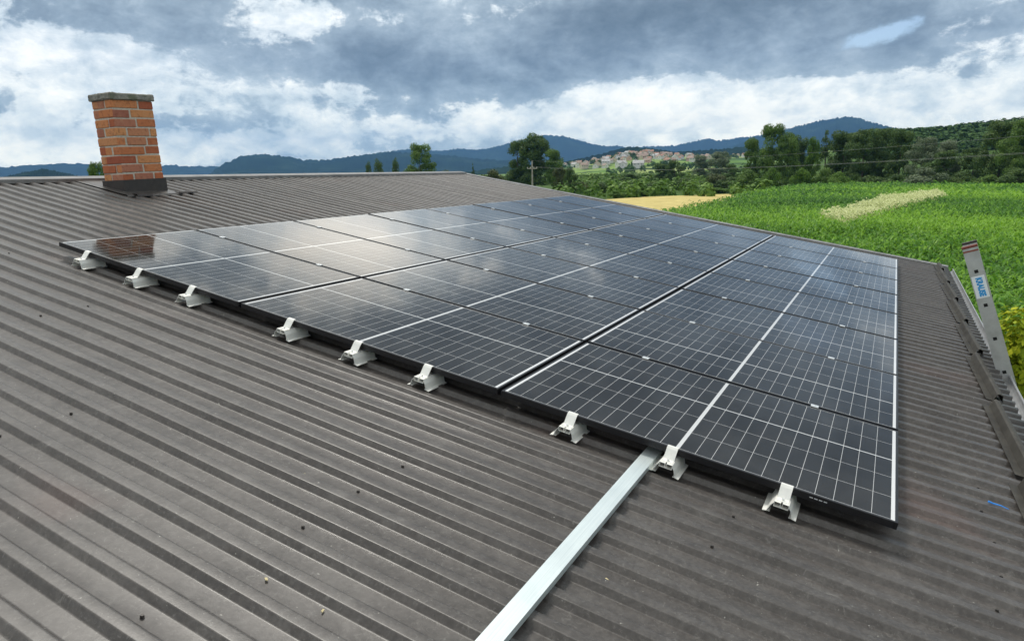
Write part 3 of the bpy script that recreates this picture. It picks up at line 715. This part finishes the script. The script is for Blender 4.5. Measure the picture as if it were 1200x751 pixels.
# ------------------------------------------------------------------ village on the hill
def _plain(c0, c1, sc=.3):
    def f(g, b, nt_): g.put(b.inputs['Base Color'], g.ramp(g.noise(geo_co(g), sc, 3), [(.3, c0), (.7, c1)]))
    return f
M_hw = [mat('white_render', rough=.9, build=_plain((.62, .60, .56), (.75, .73, .70))), mat('cream_render', rough=.9, build=_plain((.55, .47, .34), (.66, .58, .44))), mat('pink_render', rough=.9, build=_plain((.52, .34, .27), (.62, .42, .34)))]
M_hr = [mat('red_tiles', rough=.85, build=_plain((.28, .14, .10), (.38, .21, .15))), mat('brown_tiles', rough=.85, build=_plain((.24, .17, .14), (.36, .27, .22))), mat('grey_slate_roof', rough=.8, build=_plain((.34, .34, .34), (.48, .47, .46)))]
M_win = mat('dark_window', (.03, .035, .04), .2)
def house_proto(w, d, h, mw, mr):
    r = thing('village_house', 'x', 'house')
    a = MB(); a.box(-w / 2, w / 2, -d / 2, d / 2, -1.5, h)
    a.add([(-w / 2, -d / 2, h), (-w / 2, d / 2, h), (-w / 2, 0, h + d * .36), (w / 2, -d / 2, h), (w / 2, d / 2, h), (w / 2, 0, h + d * .36)], [(0, 1, 2), (3, 5, 4)])
    a.build('wall', mw, r)
    b = MB(); e = .5; t = .25
    for s_ in (-1, 1):
        b.add([(-w / 2 - e, s_ * (d / 2 + e), h - .30 + .1), (w / 2 + e, s_ * (d / 2 + e), h - .2), (w / 2 + e, 0, h + d * .36 + .12), (-w / 2 - e, 0, h + d * .36 + .12),
               (-w / 2 - e, s_ * (d / 2 + e), h - .2 + t), (w / 2 + e, s_ * (d / 2 + e), h - .2 + t), (w / 2 + e, 0, h + d * .36 + .12 + t), (-w / 2 - e, 0, h + d * .36 + .12 + t)],
              [(0, 1, 2, 3), (4, 5, 6, 7), (0, 1, 5, 4), (1, 2, 6, 5), (3, 0, 4, 7)])
    rf = b.build('roof', mr, r)
    c = MB(); c.box(w * .2, w * .2 + .7, .6, 1.3, h + d * .1, h + d * .36 + 1.3); c.build('chimney', mw, rf)
    for q_ in range(3):
        for s_ in (-1, 1):
            m_ = MB(); x_ = (q_ - 1) * w * .3; m_.box(x_ - .6, x_ + .6, s_ * (d / 2 + .02) - .03, s_ * (d / 2 + .02) + .03, h - 2.2, h - .8); m_.build('window', M_win, r)
    for s_ in (-1, 1):
        m_ = MB(); m_.box(s_ * (w / 2 + .02) - .03, s_ * (w / 2 + .02) + .03, -.6, .6, h - 2.2, h - .8); m_.build('window', M_win, r)
    return r
names = [('white', 'brown tiled'), ('white', 'red tiled'), ('cream', 'red tiled'), ('pinkish', 'brown tiled'), ('white', 'grey'), ('cream', 'brown tiled')]
specs = [(0, 1), (0, 0), (1, 0), (2, 1), (0, 2), (1, 1)]
protos = [house_proto(random.uniform(11, 16), random.uniform(9, 12), random.uniform(5, 7.5), M_hw[a], M_hr[b]) for a, b in specs]
used = set(); rs = random.Random(21); hp = []
def hill_point(px, py):
    d = ray(px, py); D = 500.
    while D < 1700:
        p = CAM + d * (D / math.hypot(d.x, d.y))
        if p.z <= float(terrain(p.x, p.y)): return p
        D += 12
    return None
tries = 0
while len(hp) < 105 and tries < 4000:
    tries += 1
    u = rs.random()
    if u < .62: px = rs.gauss(752, 32); py = rs.uniform(177, 192) - (px - 750) * .03
    elif u < .85: px = rs.gauss(706, 16); py = rs.uniform(188, 198)
    else: px = rs.gauss(848, 14); py = rs.uniform(177, 184)
    p = hill_point(px, py)
    if p is None: continue
    if any((p.x - q_[0]) ** 2 + (p.y - q_[1]) ** 2 < 24 ** 2 for q_ in hp): continue
    k_ = rs.randrange(6); hp.append((p.x, p.y, k_, px))
for x, y, k_, px in hp:
    o = protos[k_] if k_ not in used else copy_tree(protos[k_]); used.add(k_)
    o.location = (x, y, float(terrain(x, y)) - .2); o.rotation_euler = (0, 0, rs.uniform(0, 3.14))
    sc_ = rs.uniform(.5, .78); o.scale = (sc_, sc_, sc_)
    where = 'in the dense hilltop village' if px < 810 and px >= 722 else ('on the lower left slope of the village' if px < 722 else 'in the small group right of the village')
    tag(o, 'small %s house with a %s roof %s' % (names[k_][0], names[k_][1], where), 'house', 'houses of the village on the far hill')
# church tower on the hilltop
# ------------------------------------------------------------------ utility pole and power lines
p1 = at_dist(623.5, 188.5, 118); g1 = float(terrain(p1.x, p1.y))
M_pole = mat('weathered_grey_pole', rough=.85, build=_plain((.24, .22, .19), (.38, .36, .32), 2))
p2 = at_dist(1335, 147, 46)
dirw_ = (p2 - p1); dirw_.z = 0; dirw_.normalize(); side = Vector((-dirw_.y, dirw_.x, 0))
def pole(p, label):
    t = thing('utility_pole', label, 'pole', (p.x, p.y, G0 - .1), group='poles carrying the power lines')
    a = MB(); a.tube([(0, 0, 0), (0, 0, (p.z - G0) * .6), (0, 0, p.z - G0 + .1)], [.16, .13, .10], 10); a.build('post', M_pole, t)
    h = p.z - G0 - 1.15; c = MB(); s_ = side * .85
    c.tube([(-s_.x, -s_.y, h), (s_.x, s_.y, h)], .07, 6); c.build('crossarm', M_pole, t)
    for k in (-.8, -.3, .3, .8):
        i_ = MB(); q_ = side * k; i_.tube([(q_.x, q_.y, h + .05), (q_.x, q_.y, h + .16), (q_.x, q_.y, h + .26)], [.03, .06, .035], 8); i_.build('insulator', M_hw[0], t)
    return t
pole(p1, 'slim wooden utility pole in front of the tall tree clump'); pole(p2, 'utility pole outside the frame carrying the near end of the lines')
M_wire = mat('pale_cable', (.30, .30, .29), .5, .4)
for (dz_, k, lab) in ((-.02, 0, 'uppermost thin power line crossing in front of the wood'), (-.95, -.8, 'lower thin power line on the near side of the crossarm'), (-.95, .8, 'lower thin power line on the far side of the crossarm')):
    A_ = p1 + side * k + Vector((0, 0, dz_)); B2 = p2 + side * k + Vector((0, 0, dz_)); pts = []
    for i_ in range(25):
        t = i_ / 24; q_ = A_.lerp(B2, t); q_.z -= .8 * 4 * t * (1 - t); pts.append(q_)
    w = MB(); w.tube(pts, .0065, 5); tag(w.build('power_line', M_wire), lab, 'cable', 'power lines')

# ------------------------------------------------------------------ the building with its roof
A = math.radians(10); ca, sa = math.cos(A), math.sin(A)
def RW(u, v, N): return Vector((u, -v * ca - N * sa, -v * sa + N * ca))
PITCH = .14; RIB = .022; U0, U1 = -8.0, 10.06; V0, V1 = -3.02, 6.04; PAN = -.120
bld = thing('farm_building', 'low farm building with weathered brown ribbed sheet metal roof and brick chimney', 'building', (1, -1.5, G0))
bo = Vector((1, -1.5, G0))
def bpart(mb, name, mats, parent=None): 
    mb.v = [tuple(Vector(p) - bo) for p in mb.v]; return mb.build(name, mats, parent or bld)
def rib_profile():
    P = []; k0 = math.floor(U0 / PITCH) - 1
    k = k0
    while True:
        c = k * PITCH + .030
        jit = rng.normal(0, .0012)
        for du, h in ((-.0410, 0), (-.0365, .0003), (-.0335, .0022), (-.0215, RIB - .0022), (-.0185, RIB - .0003), (-.0150, RIB), (.0150, RIB), (.0185, RIB - .0003), (.0215, RIB - .0022), (.0335, .0022), (.0365, .0003), (.0410, 0)):
            P.append((c + du, h + (jit if h > .01 else 0)))
        if k % 7 == 0:    # side lap of two sheets
            P[-12:] = [(c - .041, 0), (c - .0365, .0003), (c - .0335, .0022), (c - .0215, RIB - .0015), (c - .0185, RIB + .001), (c - .0150, RIB + .0015), (c + .0150, RIB + .0015), (c + .0185, RIB + .001), (c + .0215, RIB - .001), (c + .0340, .005), (c + .0345, .001), (c + .0390, 0)]
        if c > U1 + .1: break
        k += 1
    P = [p for p in P if U0 <= p[0] <= U1]
    return P
prof = rib_profile()
def sheet(vs, place):
    n = len(prof); V_ = []; F_ = []
    for v in vs:
        for (u, h) in prof:
            w = .0016 * math.sin(v * 2.3 + u * 1.7) + .0012 * math.sin(v * 5.1 + u * 9.3)
            V_.append(place(u, v, h + w))
    V_ = np.array(V_); i_, j_ = np.meshgrid(np.arange(len(vs) - 1), np.arange(n - 1), indexing='ij')
    F_ = np.stack([i_ * n + j_, (i_ + 1) * n + j_, (i_ + 1) * n + j_ + 1, i_ * n + j_ + 1], -1).reshape(-1, 4)
    return V_, F_
V_, F_ = sheet(np.linspace(V0, V1, 42), lambda u, v, h: tuple(RW(u, v, PAN + h) - bo))
roof = link('roof', bigmesh('roof', V_, F_, M_roof), bld); roof.data.shade_smooth()
sm = roof.modifiers.new('thickness', 'SOLIDIFY'); sm.thickness = .0012; sm.offset = -1
# far slope behind the ridge
rid = RW(0, V0, PAN)
V_, F_ = sheet(np.linspace(0, 9.2, 12), lambda u, v, h: tuple(Vector((u, rid.y + v * ca + h * sa, rid.z - v * sa + h * ca)) - bo))
roof2 = link('roof', bigmesh('roof', V_, F_, M_roof), bld); roof2.data.shade_smooth(); tag(roof2, 'far slope of the ribbed roof behind the ridge')
# ridge cap, verge trim, eave
mb = MB()
mb.shell([(-.15, -.030), (-.145, .008), (0, .034), (.145, .008), (.15, -.030)], .003, U0, U1 + .03, lambda t, p, q: (t, rid.y + p, rid.z + q + RIB - .004 + (-abs(p) * 0)))
bpart(mb, 'ridge_cap', mat('ridge_sheet', rough=.4, metal=.1, build=lambda g, b, nt_: g.put(b.inputs['Base Color'], g.ramp(g.noise(obj_co(g), 5, 6, .6), [(.35, (.13, .125, .12)), (.7, (.22, .215, .21))]))))
mb = MB()
mb.shell([(-.035, RIB + .003), (.012, RIB + .006), (.022, RIB + .020), (.040, RIB + .020), (.045, -.14)], .003, V0 + .02, V1, lambda t, p, q: RW(U1 + p, t, PAN + q))
bpart(mb, 'verge_trim', M_trim)
mb = MB()
for k_ in range(7): pass
arc = [(.048 * math.cos(math.pi * (1 + k_ / 8)), .048 * math.sin(math.pi * (1 + k_ / 8))) for k_ in range(9)]
e0 = RW(0, V1, PAN)
mb.shell([(-a - .045, b - .015) for a, b in arc], -.003, U0, U1 + .04, lambda t, p, q: (t, e0.y + p + .02, e0.z + q))
mb.tube([(U0, e0.y - .073, e0.z - .012), (U1 + .04, e0.y - .073, e0.z - .012)], .008, 8)
bpart(mb, 'gutter', M_trim)
wy0, wy1 = -5.75, 11.6
mb = MB(); mb.box(-7.6, 9.7, wy0, wy0 + .25, G0 - .3, -1.35); mb.box(-7.6, 9.7, wy1 - .25, wy1, G0 - .3, -1.35)
for x_ in (-7.6, 9.45):
    yr = rid.y; pr = [(wy0 + .25, G0 - .3), (wy1 - .25, G0 - .3), (wy1 - .25, -1.35), (yr, rid.z - .12), (wy0 + .25, -1.35)]
    mb.add([(x_, a, b) for a, b in pr] + [(x_ + .25, a, b) for a, b in pr], [(4, 3, 2, 1, 0), (5, 6, 7, 8, 9)] + [(i_, (i_ + 1) % 5, 5 + (i_ + 1) % 5, 5 + i_) for i_ in range(5)])
bpart(mb, 'wall', M_wall)
# screws along the purlins
sc_mesh = MB(); sc_mesh.tube([(0, 0, 0), (0, 0, .0015)], [.0065, .0065], 10); sc_mesh.tube([(0, 0, .0015), (0, 0, .007)], [.006, .0055], 6)
sm_ = sc_mesh.mesh('screw', M_screw); cnt = 0
for v in (-1.45, -.24, 1.07, 2.30, 3.50, 4.72, 5.66):
    u = -3.54
    while u < 2.2:
        on_arr = u > -.08 and -.02 < v < 5.3
        near_pan = not on_arr and cnt < 96 and random.random() < .6
        if near_pan and not (v < 0 and u > 1.7):
            p = RW(u + random.uniform(-.012, .012), v + random.uniform(-.03, .03), PAN + .0015)
            o = link('screw', sm_, roof, p - bo, (A, 0, random.random())); cnt += 1
        u += .28
# snow guards along the eave
for k_ in range(8):
    ua = -.12 + k_ * 1.345; ub = min(ua + 1.19, 9.95); off = rng.normal(0, .008); mb = MB()
    mb.shell([(-.050, .004), (-.010, .004), (.004, .050), (.014, .055), (.034, .050), (.042, .004), (.056, .004)], .002, ua, ub, lambda t, p, q: RW(t, 5.885 + p + off + (t - ua - .6) * -.032, PAN + RIB + q))
    bpart(mb, 'snow_guard', M_guard)
# ---- chimney
cb = RW(2.005, -2.18, PAN); cu, cd = .475, .335
view = Vector((cb.x - CAM.x, cb.y - CAM.y, 0)).normalized(); left = Vector((-view.y, view.x, 0))
LEAN = Matrix.Translation(cb) @ Matrix.Rotation(math.radians(-2.0), 4, view) @ Matrix.Rotation(0, 4, 'Z')
def CM(p): return LEAN @ Vector(p)
mb = MB(); mb.box(.006, cu - .006, .006, cd - .006, -.15, .978, 1, 0, LEAN)
H0, nc, cz = .125, 9, .0950; rb = random.Random(4)
for c in range(nc):
    z0 = H0 + c * cz + .007; z1 = z0 + cz - .0155
    for side_, L_ in (('f', cu), ('b', cu), ('l', cd), ('r', cd)):
        xs = [0.]; step = .25
        x_ = [.125, .25, .19, .30, .10][c % 5] if side_ in 'fb' else [.20, .10, .25, .12, .28][c % 5]
        while x_ < L_ - .06: xs.append(x_); x_ += step * rb.uniform(.92, 1.08)
        xs.append(L_)
        for a, b in zip(xs[:-1], xs[1:]):
            a2 = a + (.010 if a > 0 else (0 if side_ in 'fb' else .004)); b2 = b - (.010 if b < L_ else (0 if side_ in 'fb' else .004))
            j_ = rb.uniform(-.003, .006); r_ = rb.random(); dep = .10; zz = rb.uniform(-.004, .004)
            if side_ == 'f': bx_ = (a2, b2, -j_, dep)
            elif side_ == 'b': bx_ = (a2, b2, cd - dep, cd + j_)
            elif side_ == 'l': bx_ = (-j_, dep, a2 + .003, b2 - .003)
            else: bx_ = (cu - dep, cu + j_, a2 + .003, b2 - .003)
            if side_ in 'lr': bx_ = (bx_[0], bx_[1], max(bx_[2], .1035) if a == 0 and False else bx_[2], bx_[3])
            mb.cbox(bx_[0], bx_[1], bx_[2], bx_[3], z0 + zz, z1 + zz, .005, 0, r_, LEAN)
chim = bpart(mb, 'chimney', [M_brick, M_mortar]); tag(chim, 'leaning orange red brick chimney with pale mortar joints')
mb = MB(); nx, ny = 9, 7; rc = random.Random(3)
mb.cbox(-.020, cu + .020, -.020, cd + .020, .975, 1.045, .010, 0, 0, LEAN)
cap = bpart(mb, 'chimney_cap', M_conc, bld); cap.parent = chim; cap.matrix_parent_inverse = Matrix.Identity(4)
sb = cap.modifiers.new('b', 'BEVEL'); sb.width = .004; sb.segments = 2
ss = cap.modifiers.new('s', 'SUBSURF'); ss.subdivision_type = 'SIMPLE'; ss.levels = ss.render_levels = 4
tx = bpy.data.textures.new('rough', 'CLOUDS'); tx.noise_scale = .06
dm = cap.modifiers.new('d', 'DISPLACE'); dm.texture = tx; dm.strength = .022; dm.mid_level = .5
mb = MB(); fl = .014
def collar(x0, x1, y0, y1, zb, zt):
    mb.box(x0, x1, y0, y1, zb, zt, 0, 0, LEAN)
for (x0, x1, y0, y1) in ((-fl - .004, cu + fl + .004, -fl - .004, -.008), (-fl - .004, cu + fl + .004, cd + .008, cd + fl + .004), (-fl - .004, -.008, -.008, cd + .008), (cu + .008, cu + fl + .004, -.008, cd + .008)):
    collar(x0, x1, y0, y1, -.05, .150)
f1 = bpart(mb, 'flashing', M_flash); f1.parent = chim
mb = MB()   # flat apron plate around the foot, following the roof, plus folded lower edge
prof_a = [(-2.92, RIB + .004), (-2.10, RIB + .006), (-1.99, RIB + .006), (-1.97, .012)]
mb.shell([(v, h) for v, h in prof_a], .003, 1.88, 2.52, lambda t, p, q: RW(t, p, PAN + q))
f2 = bpart(mb, 'apron_sheet', M_roof); f2.parent = chim
mb = MB()
mb.shell([(-2.06, RIB + .012), (-1.99, RIB + .022), (-1.975, RIB + .01)], .004, 2.50, 2.74, lambda t, p, q: RW(t, p, PAN + q))
f4 = bpart(mb, 'flashing', M_flash); f4.parent = chim
mb = MB(); mb.shell([(-2.02, RIB + .012), (-1.94, RIB + .020), (-1.93, RIB)], .004, 1.96, 2.14, lambda t, p, q: RW(t, p, PAN + q))
f3 = bpart(mb, 'flashing', M_flash); f3.parent = chim

# ------------------------------------------------------------------ solar panels
FR = .012; FH = .030
def panel_meshes():
    mb = MB()
    for (x0, x1, y0, y1) in ((0, PW, 0, FR), (0, PW, PL - FR, PL), (0, FR, FR, PL - FR), (PW - FR, PW, FR, PL - FR)):
        mb.cbox(x0, x1, y0, y1, -FH, 0, .0012)
    fr = mb.mesh('frame', M_black)
    gl = []
    for k in (0, 1):
        mb = MB(); mb.box(FR - .001, PW - FR + .001, FR - .001, PL - FR + .001, -.0075, -.0015, 0); gl.append(mb.mesh('glass', M_cell[k]))
    mb = MB(); mb.box(.02, PW - .02, .02, PL - .02, -.0105, -.009); bk = mb.mesh('backsheet', M_black)
    return fr, gl, bk
fr, gl, bk = panel_meshes()
ordn = ['nearest the viewer', 'second from the near edge', 'third from the near edge', 'fourth from the near edge', 'fifth from the near edge', 'third from the far gable', 'second from the far gable', 'beside the far gable']
rown = ['top row nearest the ridge', 'middle row', 'bottom row nearest the eave']
GAPU, GAPV = .020, .020
for r in range(3):
    for c in range(8):
        u0 = c * (PW + GAPU); v1 = r * (PL + GAPV) + PL
        t = thing('solar_panel', 'black solar panel in the %s, %s' % (rown[r], ordn[c]), 'solar panel', RW(u0, v1, rng.normal(0, .0008)), (A + rng.normal(0, .0006), rng.normal(0, .0010), 0), 'solar panels of the roof array')
        link('frame', fr, t); link('glass', gl[1 if c == 0 else 0], t); link('backsheet', bk, t)
        if r == 2 and c == 0:
            mb = MB()
            for k_ in range(4): mb.box(-.0006, .0, .255 + k_ * .018, .268 + k_ * .018, -.016, -.012)
            mb.build('maker_label', M_silver, t)
# clamps between neighbouring panels
RV = [.33, .87, 1.36, 2.17, 2.66, 3.12, 3.93, 4.41, 4.89]
mb = MB(); mb.cbox(-.018, .018, -.020, .020, .0008, .0050, .001); cl_m = mb.mesh('clamp_plate', M_silver)
mb = MB(); mb.tube([(0, 0, .005), (0, 0, .0085)], .0055, 8); bo_m = mb.mesh('bolt', M_silver)
rl = ['upper', 'upper', 'middle', 'middle', 'lower', 'lower']
for c in range(1, 8):
    for q_, v in enumerate((.33, 1.36, 2.17, 3.12, 3.93, 4.89)):
        t = thing('panel_clamp', 'small silver clamp on %s seam of the array, %s row, %s end' % (['first', 'second', 'third', 'fourth', 'fifth', 'sixth', 'seventh'][c - 1], ['top', 'middle', 'bottom'][q_ // 2], ['ridge', 'eave'][q_ % 2]), 'clamp', RW(c * (PW + GAPU) - GAPU / 2, v, 0), (A, 0, 0), 'clamps between the solar panels')
        link('clamp_plate', cl_m, t); link('bolt', bo_m, t)
# short mounting rails with end clamps sticking out at the near edge
def bracket():
    t = thing('mounting_rail', 'x', 'bracket', (0, 0, 0), (A, 0, 0), 'short mounting rails along the near edge of the array')
    zb = PAN + RIB + .001; mb = MB(); X0, X1 = -.080, .09
    pl = lambda t_, p, q: (t_, p, q)
    zt = -FH - .014; zm = zt - .022
    for s_ in (-1, 1):      # two square tubes side by side
        y0, y1 = (.003, .029) if s_ > 0 else (-.029, -.003)
        mb.box(X0, X1, y0, y1, zt - .002, zt); mb.box(X0, X1, y0, y1, zm, zm + .002)
        mb.box(X0, X1, y0, y0 + .002, zm + .002, zt - .002); mb.box(X0, X1, y1 - .002, y1, zm + .002, zt - .002)
        mb.shell([(s_ * .029, zm + .018), (s_ * .041, zm), (s_ * .050, zb + .003), (s_ * .066, zb)], -.0025 * s_, X0, X1, pl)
        mb.box(X0 + .004, X1, s_ * .045 - .008, s_ * .045 + .008, zb + .0002, zb + .0022)
    mb.box(X0, X1, -.003, .003, zm, zm + .002)
    mb.build('rail', M_alu, t)
    mb = MB(); mb.box(X0 + .03, X0 + .032, -.027, .027, zm + .003, zt - .003); mb.build('tube_shade_plate', M_hole_shade, t)  # dark plate painting the shade inside the open tubes
    mb = MB()
    mb.shell([(-.066, zt + .002), (-.036, zt + .002), (-.012, -.004), (-.004, .0042), (.010, .0042)], -.003, -.024, .024, lambda t_, p, q: (p, t_, q))
    ec = mb.build('end_clamp', M_alu, t)
    mb = MB(); mb.tube([(-.050, 0, zt + .004), (-.050, 0, zt + .011)], .0055, 8); mb.build('bolt', M_silver, ec)
    return t
br0 = bracket()
bl = ['upper bracket of the top row', 'middle bracket of the top row', 'lower bracket of the top row', 'upper bracket of the middle row', 'middle bracket of the middle row', 'lower bracket of the middle row', 'upper bracket of the bottom row', 'middle bracket beside the long strip', 'lowest bracket near the eave corner']
for k_, v in enumerate(RV):
    b = br0 if k_ == 0 else copy_tree(br0)
    b.location = RW(rng.normal(0, .003), v, 0)
    b['label'] = 'white aluminium rail end under the array edge, ' + bl[k_]
# long galvanised profile lying on the ribs
mb = MB(); zb = PAN + RIB + .001; w0, w1 = 4.283, 4.346
line = [(w0 + .012, zb + .001), (w0, zb + .001), (w0, zb + .028), (w1, zb + .028), (w1, zb + .001), (w1 - .012, zb + .001)]
mb.shell(line, -.0022, -4.6, .16, lambda t, p, q: RW(t, p, q))
tag(mb.build('metal_profile', M_strip), 'long pale galvanised metal profile lying on the roof from the panels to the viewer', 'metal strip')

# ------------------------------------------------------------------ ladder leaning on the eave
lx = 3.54
lt = Vector((lx, -5.645, -.205)); ld = Vector((0, -.318, -.948)).normalized()       # down along the stiles
axis = Vector((1, -.075, -.01)).normalized(); wid = ld.cross(axis).normalized()
lad = thing('ladder', 'aluminium ladder with blue and white maker label leaning on the eave', 'ladder', (lx, -5.645 + ld.y / ld.z * (G0 + .205), G0))
lo = Vector(lad.location)
M_ladder = mat('worn_ladder_aluminium', rough=.45, metal=.5, build=lambda g, b, nt_: g.put(b.inputs['Base Color'], g.ramp(g.noise(obj_co(g), 8, 6, .65), [(.3, (.44, .43, .42)), (.7, (.62, .62, .61))])))
Lm = Matrix((axis, wid, -ld)).transposed().to_4x4(); Lm.translation = lt - lo; LL = (lt - lo).length
ang_len = (G0 - lt.z) / ld.z
SW = .050; HS = .27
mb0 = []
for k_ in range(2):
    x0 = k_ * .40; mb = MB(); s_ = 1
    zs = 0.
    # web with square rung holes, built as strips around each opening
    n_h = int(ang_len / HS); hz = [-(.19 + i_ * HS) for i_ in range(n_h)]; hh = .013
    mb.box(x0, x0 + .003, -SW, -hh, -ang_len, 0, 0, 0, Lm); mb.box(x0, x0 + .003, hh, SW, -ang_len, 0, 0, 0, Lm)
    prev = 0.
    for h in hz + [None]:
        lo_ = (h + hh) if h is not None else -ang_len
        mb.box(x0, x0 + .003, -hh, hh, lo_, prev, 0, 0, Lm)
        if h is not None: prev = h - hh
    for y_ in (-SW, SW - .003): mb.box(x0 + .003, x0 + .028, y_, y_ + .003, -ang_len, 0, 0, 0, Lm)
    st = mb.build('stile', M_ladder, lad); mb0.append(st)
    mb = MB(); mb.cbox(x0 - .003, x0 + .031, -SW - .003, SW + .003, -.004, .016, .003, 0, 0, Lm)
    mb.build('end_cap', mat('brown_red_plastic', (.20, .045, .03), .5) if k_ == 0 else M_flash, st)
    mb = MB(); mb.box(x0 - .0015, x0 + .0, -SW, SW, -.034, -.022, 0, 0, Lm)
    if k_ == 0: mb.build('red_band', mat('faded_red_paint', (.26, .07, .045), .6), st)
for h in hz:
    mb = MB(); mb.box(.008, .40, -.0135, .0135, h - .0135, h + .0135, 0, 0, Lm); mb.build('rung', M_ladder, lad)
mb = MB()
for h in hz[:14]: mb.box(.005, .0065, -.022, .022, h - .022, h + .022, 0, 0, Lm)  # dark plates that paint shade behind the holes in the stile
mb.build('rung_hole_shade', M_hole_shade, mb0[0])
mb = MB(); mb.box(-.0020, -.0005, -SW + .006, SW - .007, -.400, -.226, 0, 0, Lm)
lab = mb.build('maker_label', mat('white_label', (.86, .88, .90), .4), mb0[0])
M_blue = mat('label_blue', (.03, .33, .72), .4)
cu_ = bpy.data.curves.new('t', 'FONT'); cu_.body = 'KRAUSE'; cu_.size = .058; cu_.extrude = .0004; cu_.align_x = 'CENTER'; cu_.align_y = 'CENTER'; cu_.offset = .0035
to = bpy.data.objects.new('t', cu_); COL.objects.link(to); bpy.context.view_layer.update()
tm = bpy.data.meshes.new_from_object(to.evaluated_get(bpy.context.evaluated_depsgraph_get())); bpy.data.objects.remove(to)
tm.name = 'lettering'; tm.materials.clear(); tm.materials.append(M_blue)
wdt = max(v.co.x for v in tm.vertices) - min(v.co.x for v in tm.vertices)
# text runs down the stile: text x -> -z, text y -> towards the field (away from the roof)
TMx = Matrix(((0, 0, -1, -.0026), (0, 1, 0, 0), (0, 0, 1, 0), (0, 0, 0, 1)))
sx_ = .148 / wdt
for v in tm.vertices:
    tx_, ty_, tz_ = v.co; v.co = Lm @ Vector((-.0026 - tz_, ty_ * .95, -.313 - tx_ * sx_))
link('lettering', tm, lab)

# ------------------------------------------------------------------ small things lying on the roof
def chip(u, v, l, w, rot, mat_, name, label, cat, h=.003):
    mb = MB(); R_ = Matrix.Rotation(rot, 4, 'Z')
    mb.add([R_ @ Vector(p) for p in ((-l / 2, -w / 2, 0), (l / 2, -w * .35, 0), (l * .45, w / 2, .001), (-l * .4, w * .4, .002), (-l / 2, -w / 2, h), (l / 2, -w * .35, h), (l * .45, w / 2, h + .001), (-l * .4, w * .4, h + .002))],
           [(3, 2, 1, 0), (4, 5, 6, 7), (0, 1, 5, 4), (1, 2, 6, 5), (2, 3, 7, 6), (3, 0, 4, 7)])
    o = mb.build(name, mat_, None, loc=RW(u, v, PAN + .003), rot=(A, 0, 0)); return tag(o, label, cat)
M_chip = mat('dry_straw', (.55, .47, .27), .8)
def on_roof(x, y, N=PAN):
    d = ray(x, y); n_ = Vector((0, -sa, ca)); t = (N - CAM.dot(n_)) / d.dot(n_); p = CAM + d * t
    return p.x, -(p.y * ca + p.z * sa)
def lie(x, y, *a): u, v = on_roof(x, y); return chip(u, v, *a)
lie(355, 558, .028, .012, .4, M_chip, 'wood_chip', 'tiny straw coloured wood chip lying alone on the roof', 'chip')
lie(711, 680, .014, .008, 1., M_chip, 'wood_chip', 'tiny pale chip at right of the long metal strip', 'chip')
lie(312, 680, .014, .009, .9, M_chip, 'wood_chip', 'tiny yellowish crumb on the lower roof at left', 'chip')
lie(780, 718, .012, .006, 2., M_chip, 'wood_chip', 'tiny pale crumb lower right on the roof', 'chip')
lie(378, 717, .013, .006, .2, M_chip, 'wood_chip', 'tiny pale crumb near the bottom of the roof', 'chip')
u_, v_ = on_roof(1166, 598)
mb = MB(); mb.tube([(-.004, -.045, .002), (0, -.015, .006), (.003, .015, .004), (0, .035, .008)], [.002, .003, .004, .0055], 6)
o = mb.build('blue_strap', mat('blue_plastic', (.03, .28, .85), .4), None, loc=RW(u_, v_, PAN + RIB + .003), rot=(A, 0, 0)); tag(o, 'short bright blue plastic strap lying near the eave', 'strap')

# ------------------------------------------------------------------ haze
mb = MB(); mb.box(-7800, 7800, -7800, 7800, -12, 520)
hm = bpy.data.materials.new('air'); hm.use_nodes = True; hn = hm.node_tree; hn.nodes.clear()
pv = hn.nodes.new('ShaderNodeVolumePrincipled'); pv.inputs['Color'].default_value = (.24, .52, 1, 1); pv.inputs['Density'].default_value = 0.85e-4; pv.inputs['Anisotropy'].default_value = .1
ho = hn.nodes.new('ShaderNodeOutputMaterial'); hn.links.new(pv.outputs[0], ho.inputs['Volume'])
tag(mb.build('haze', hm), 'thin blue air between the roof and the far mountains', 'haze', kind='stuff')
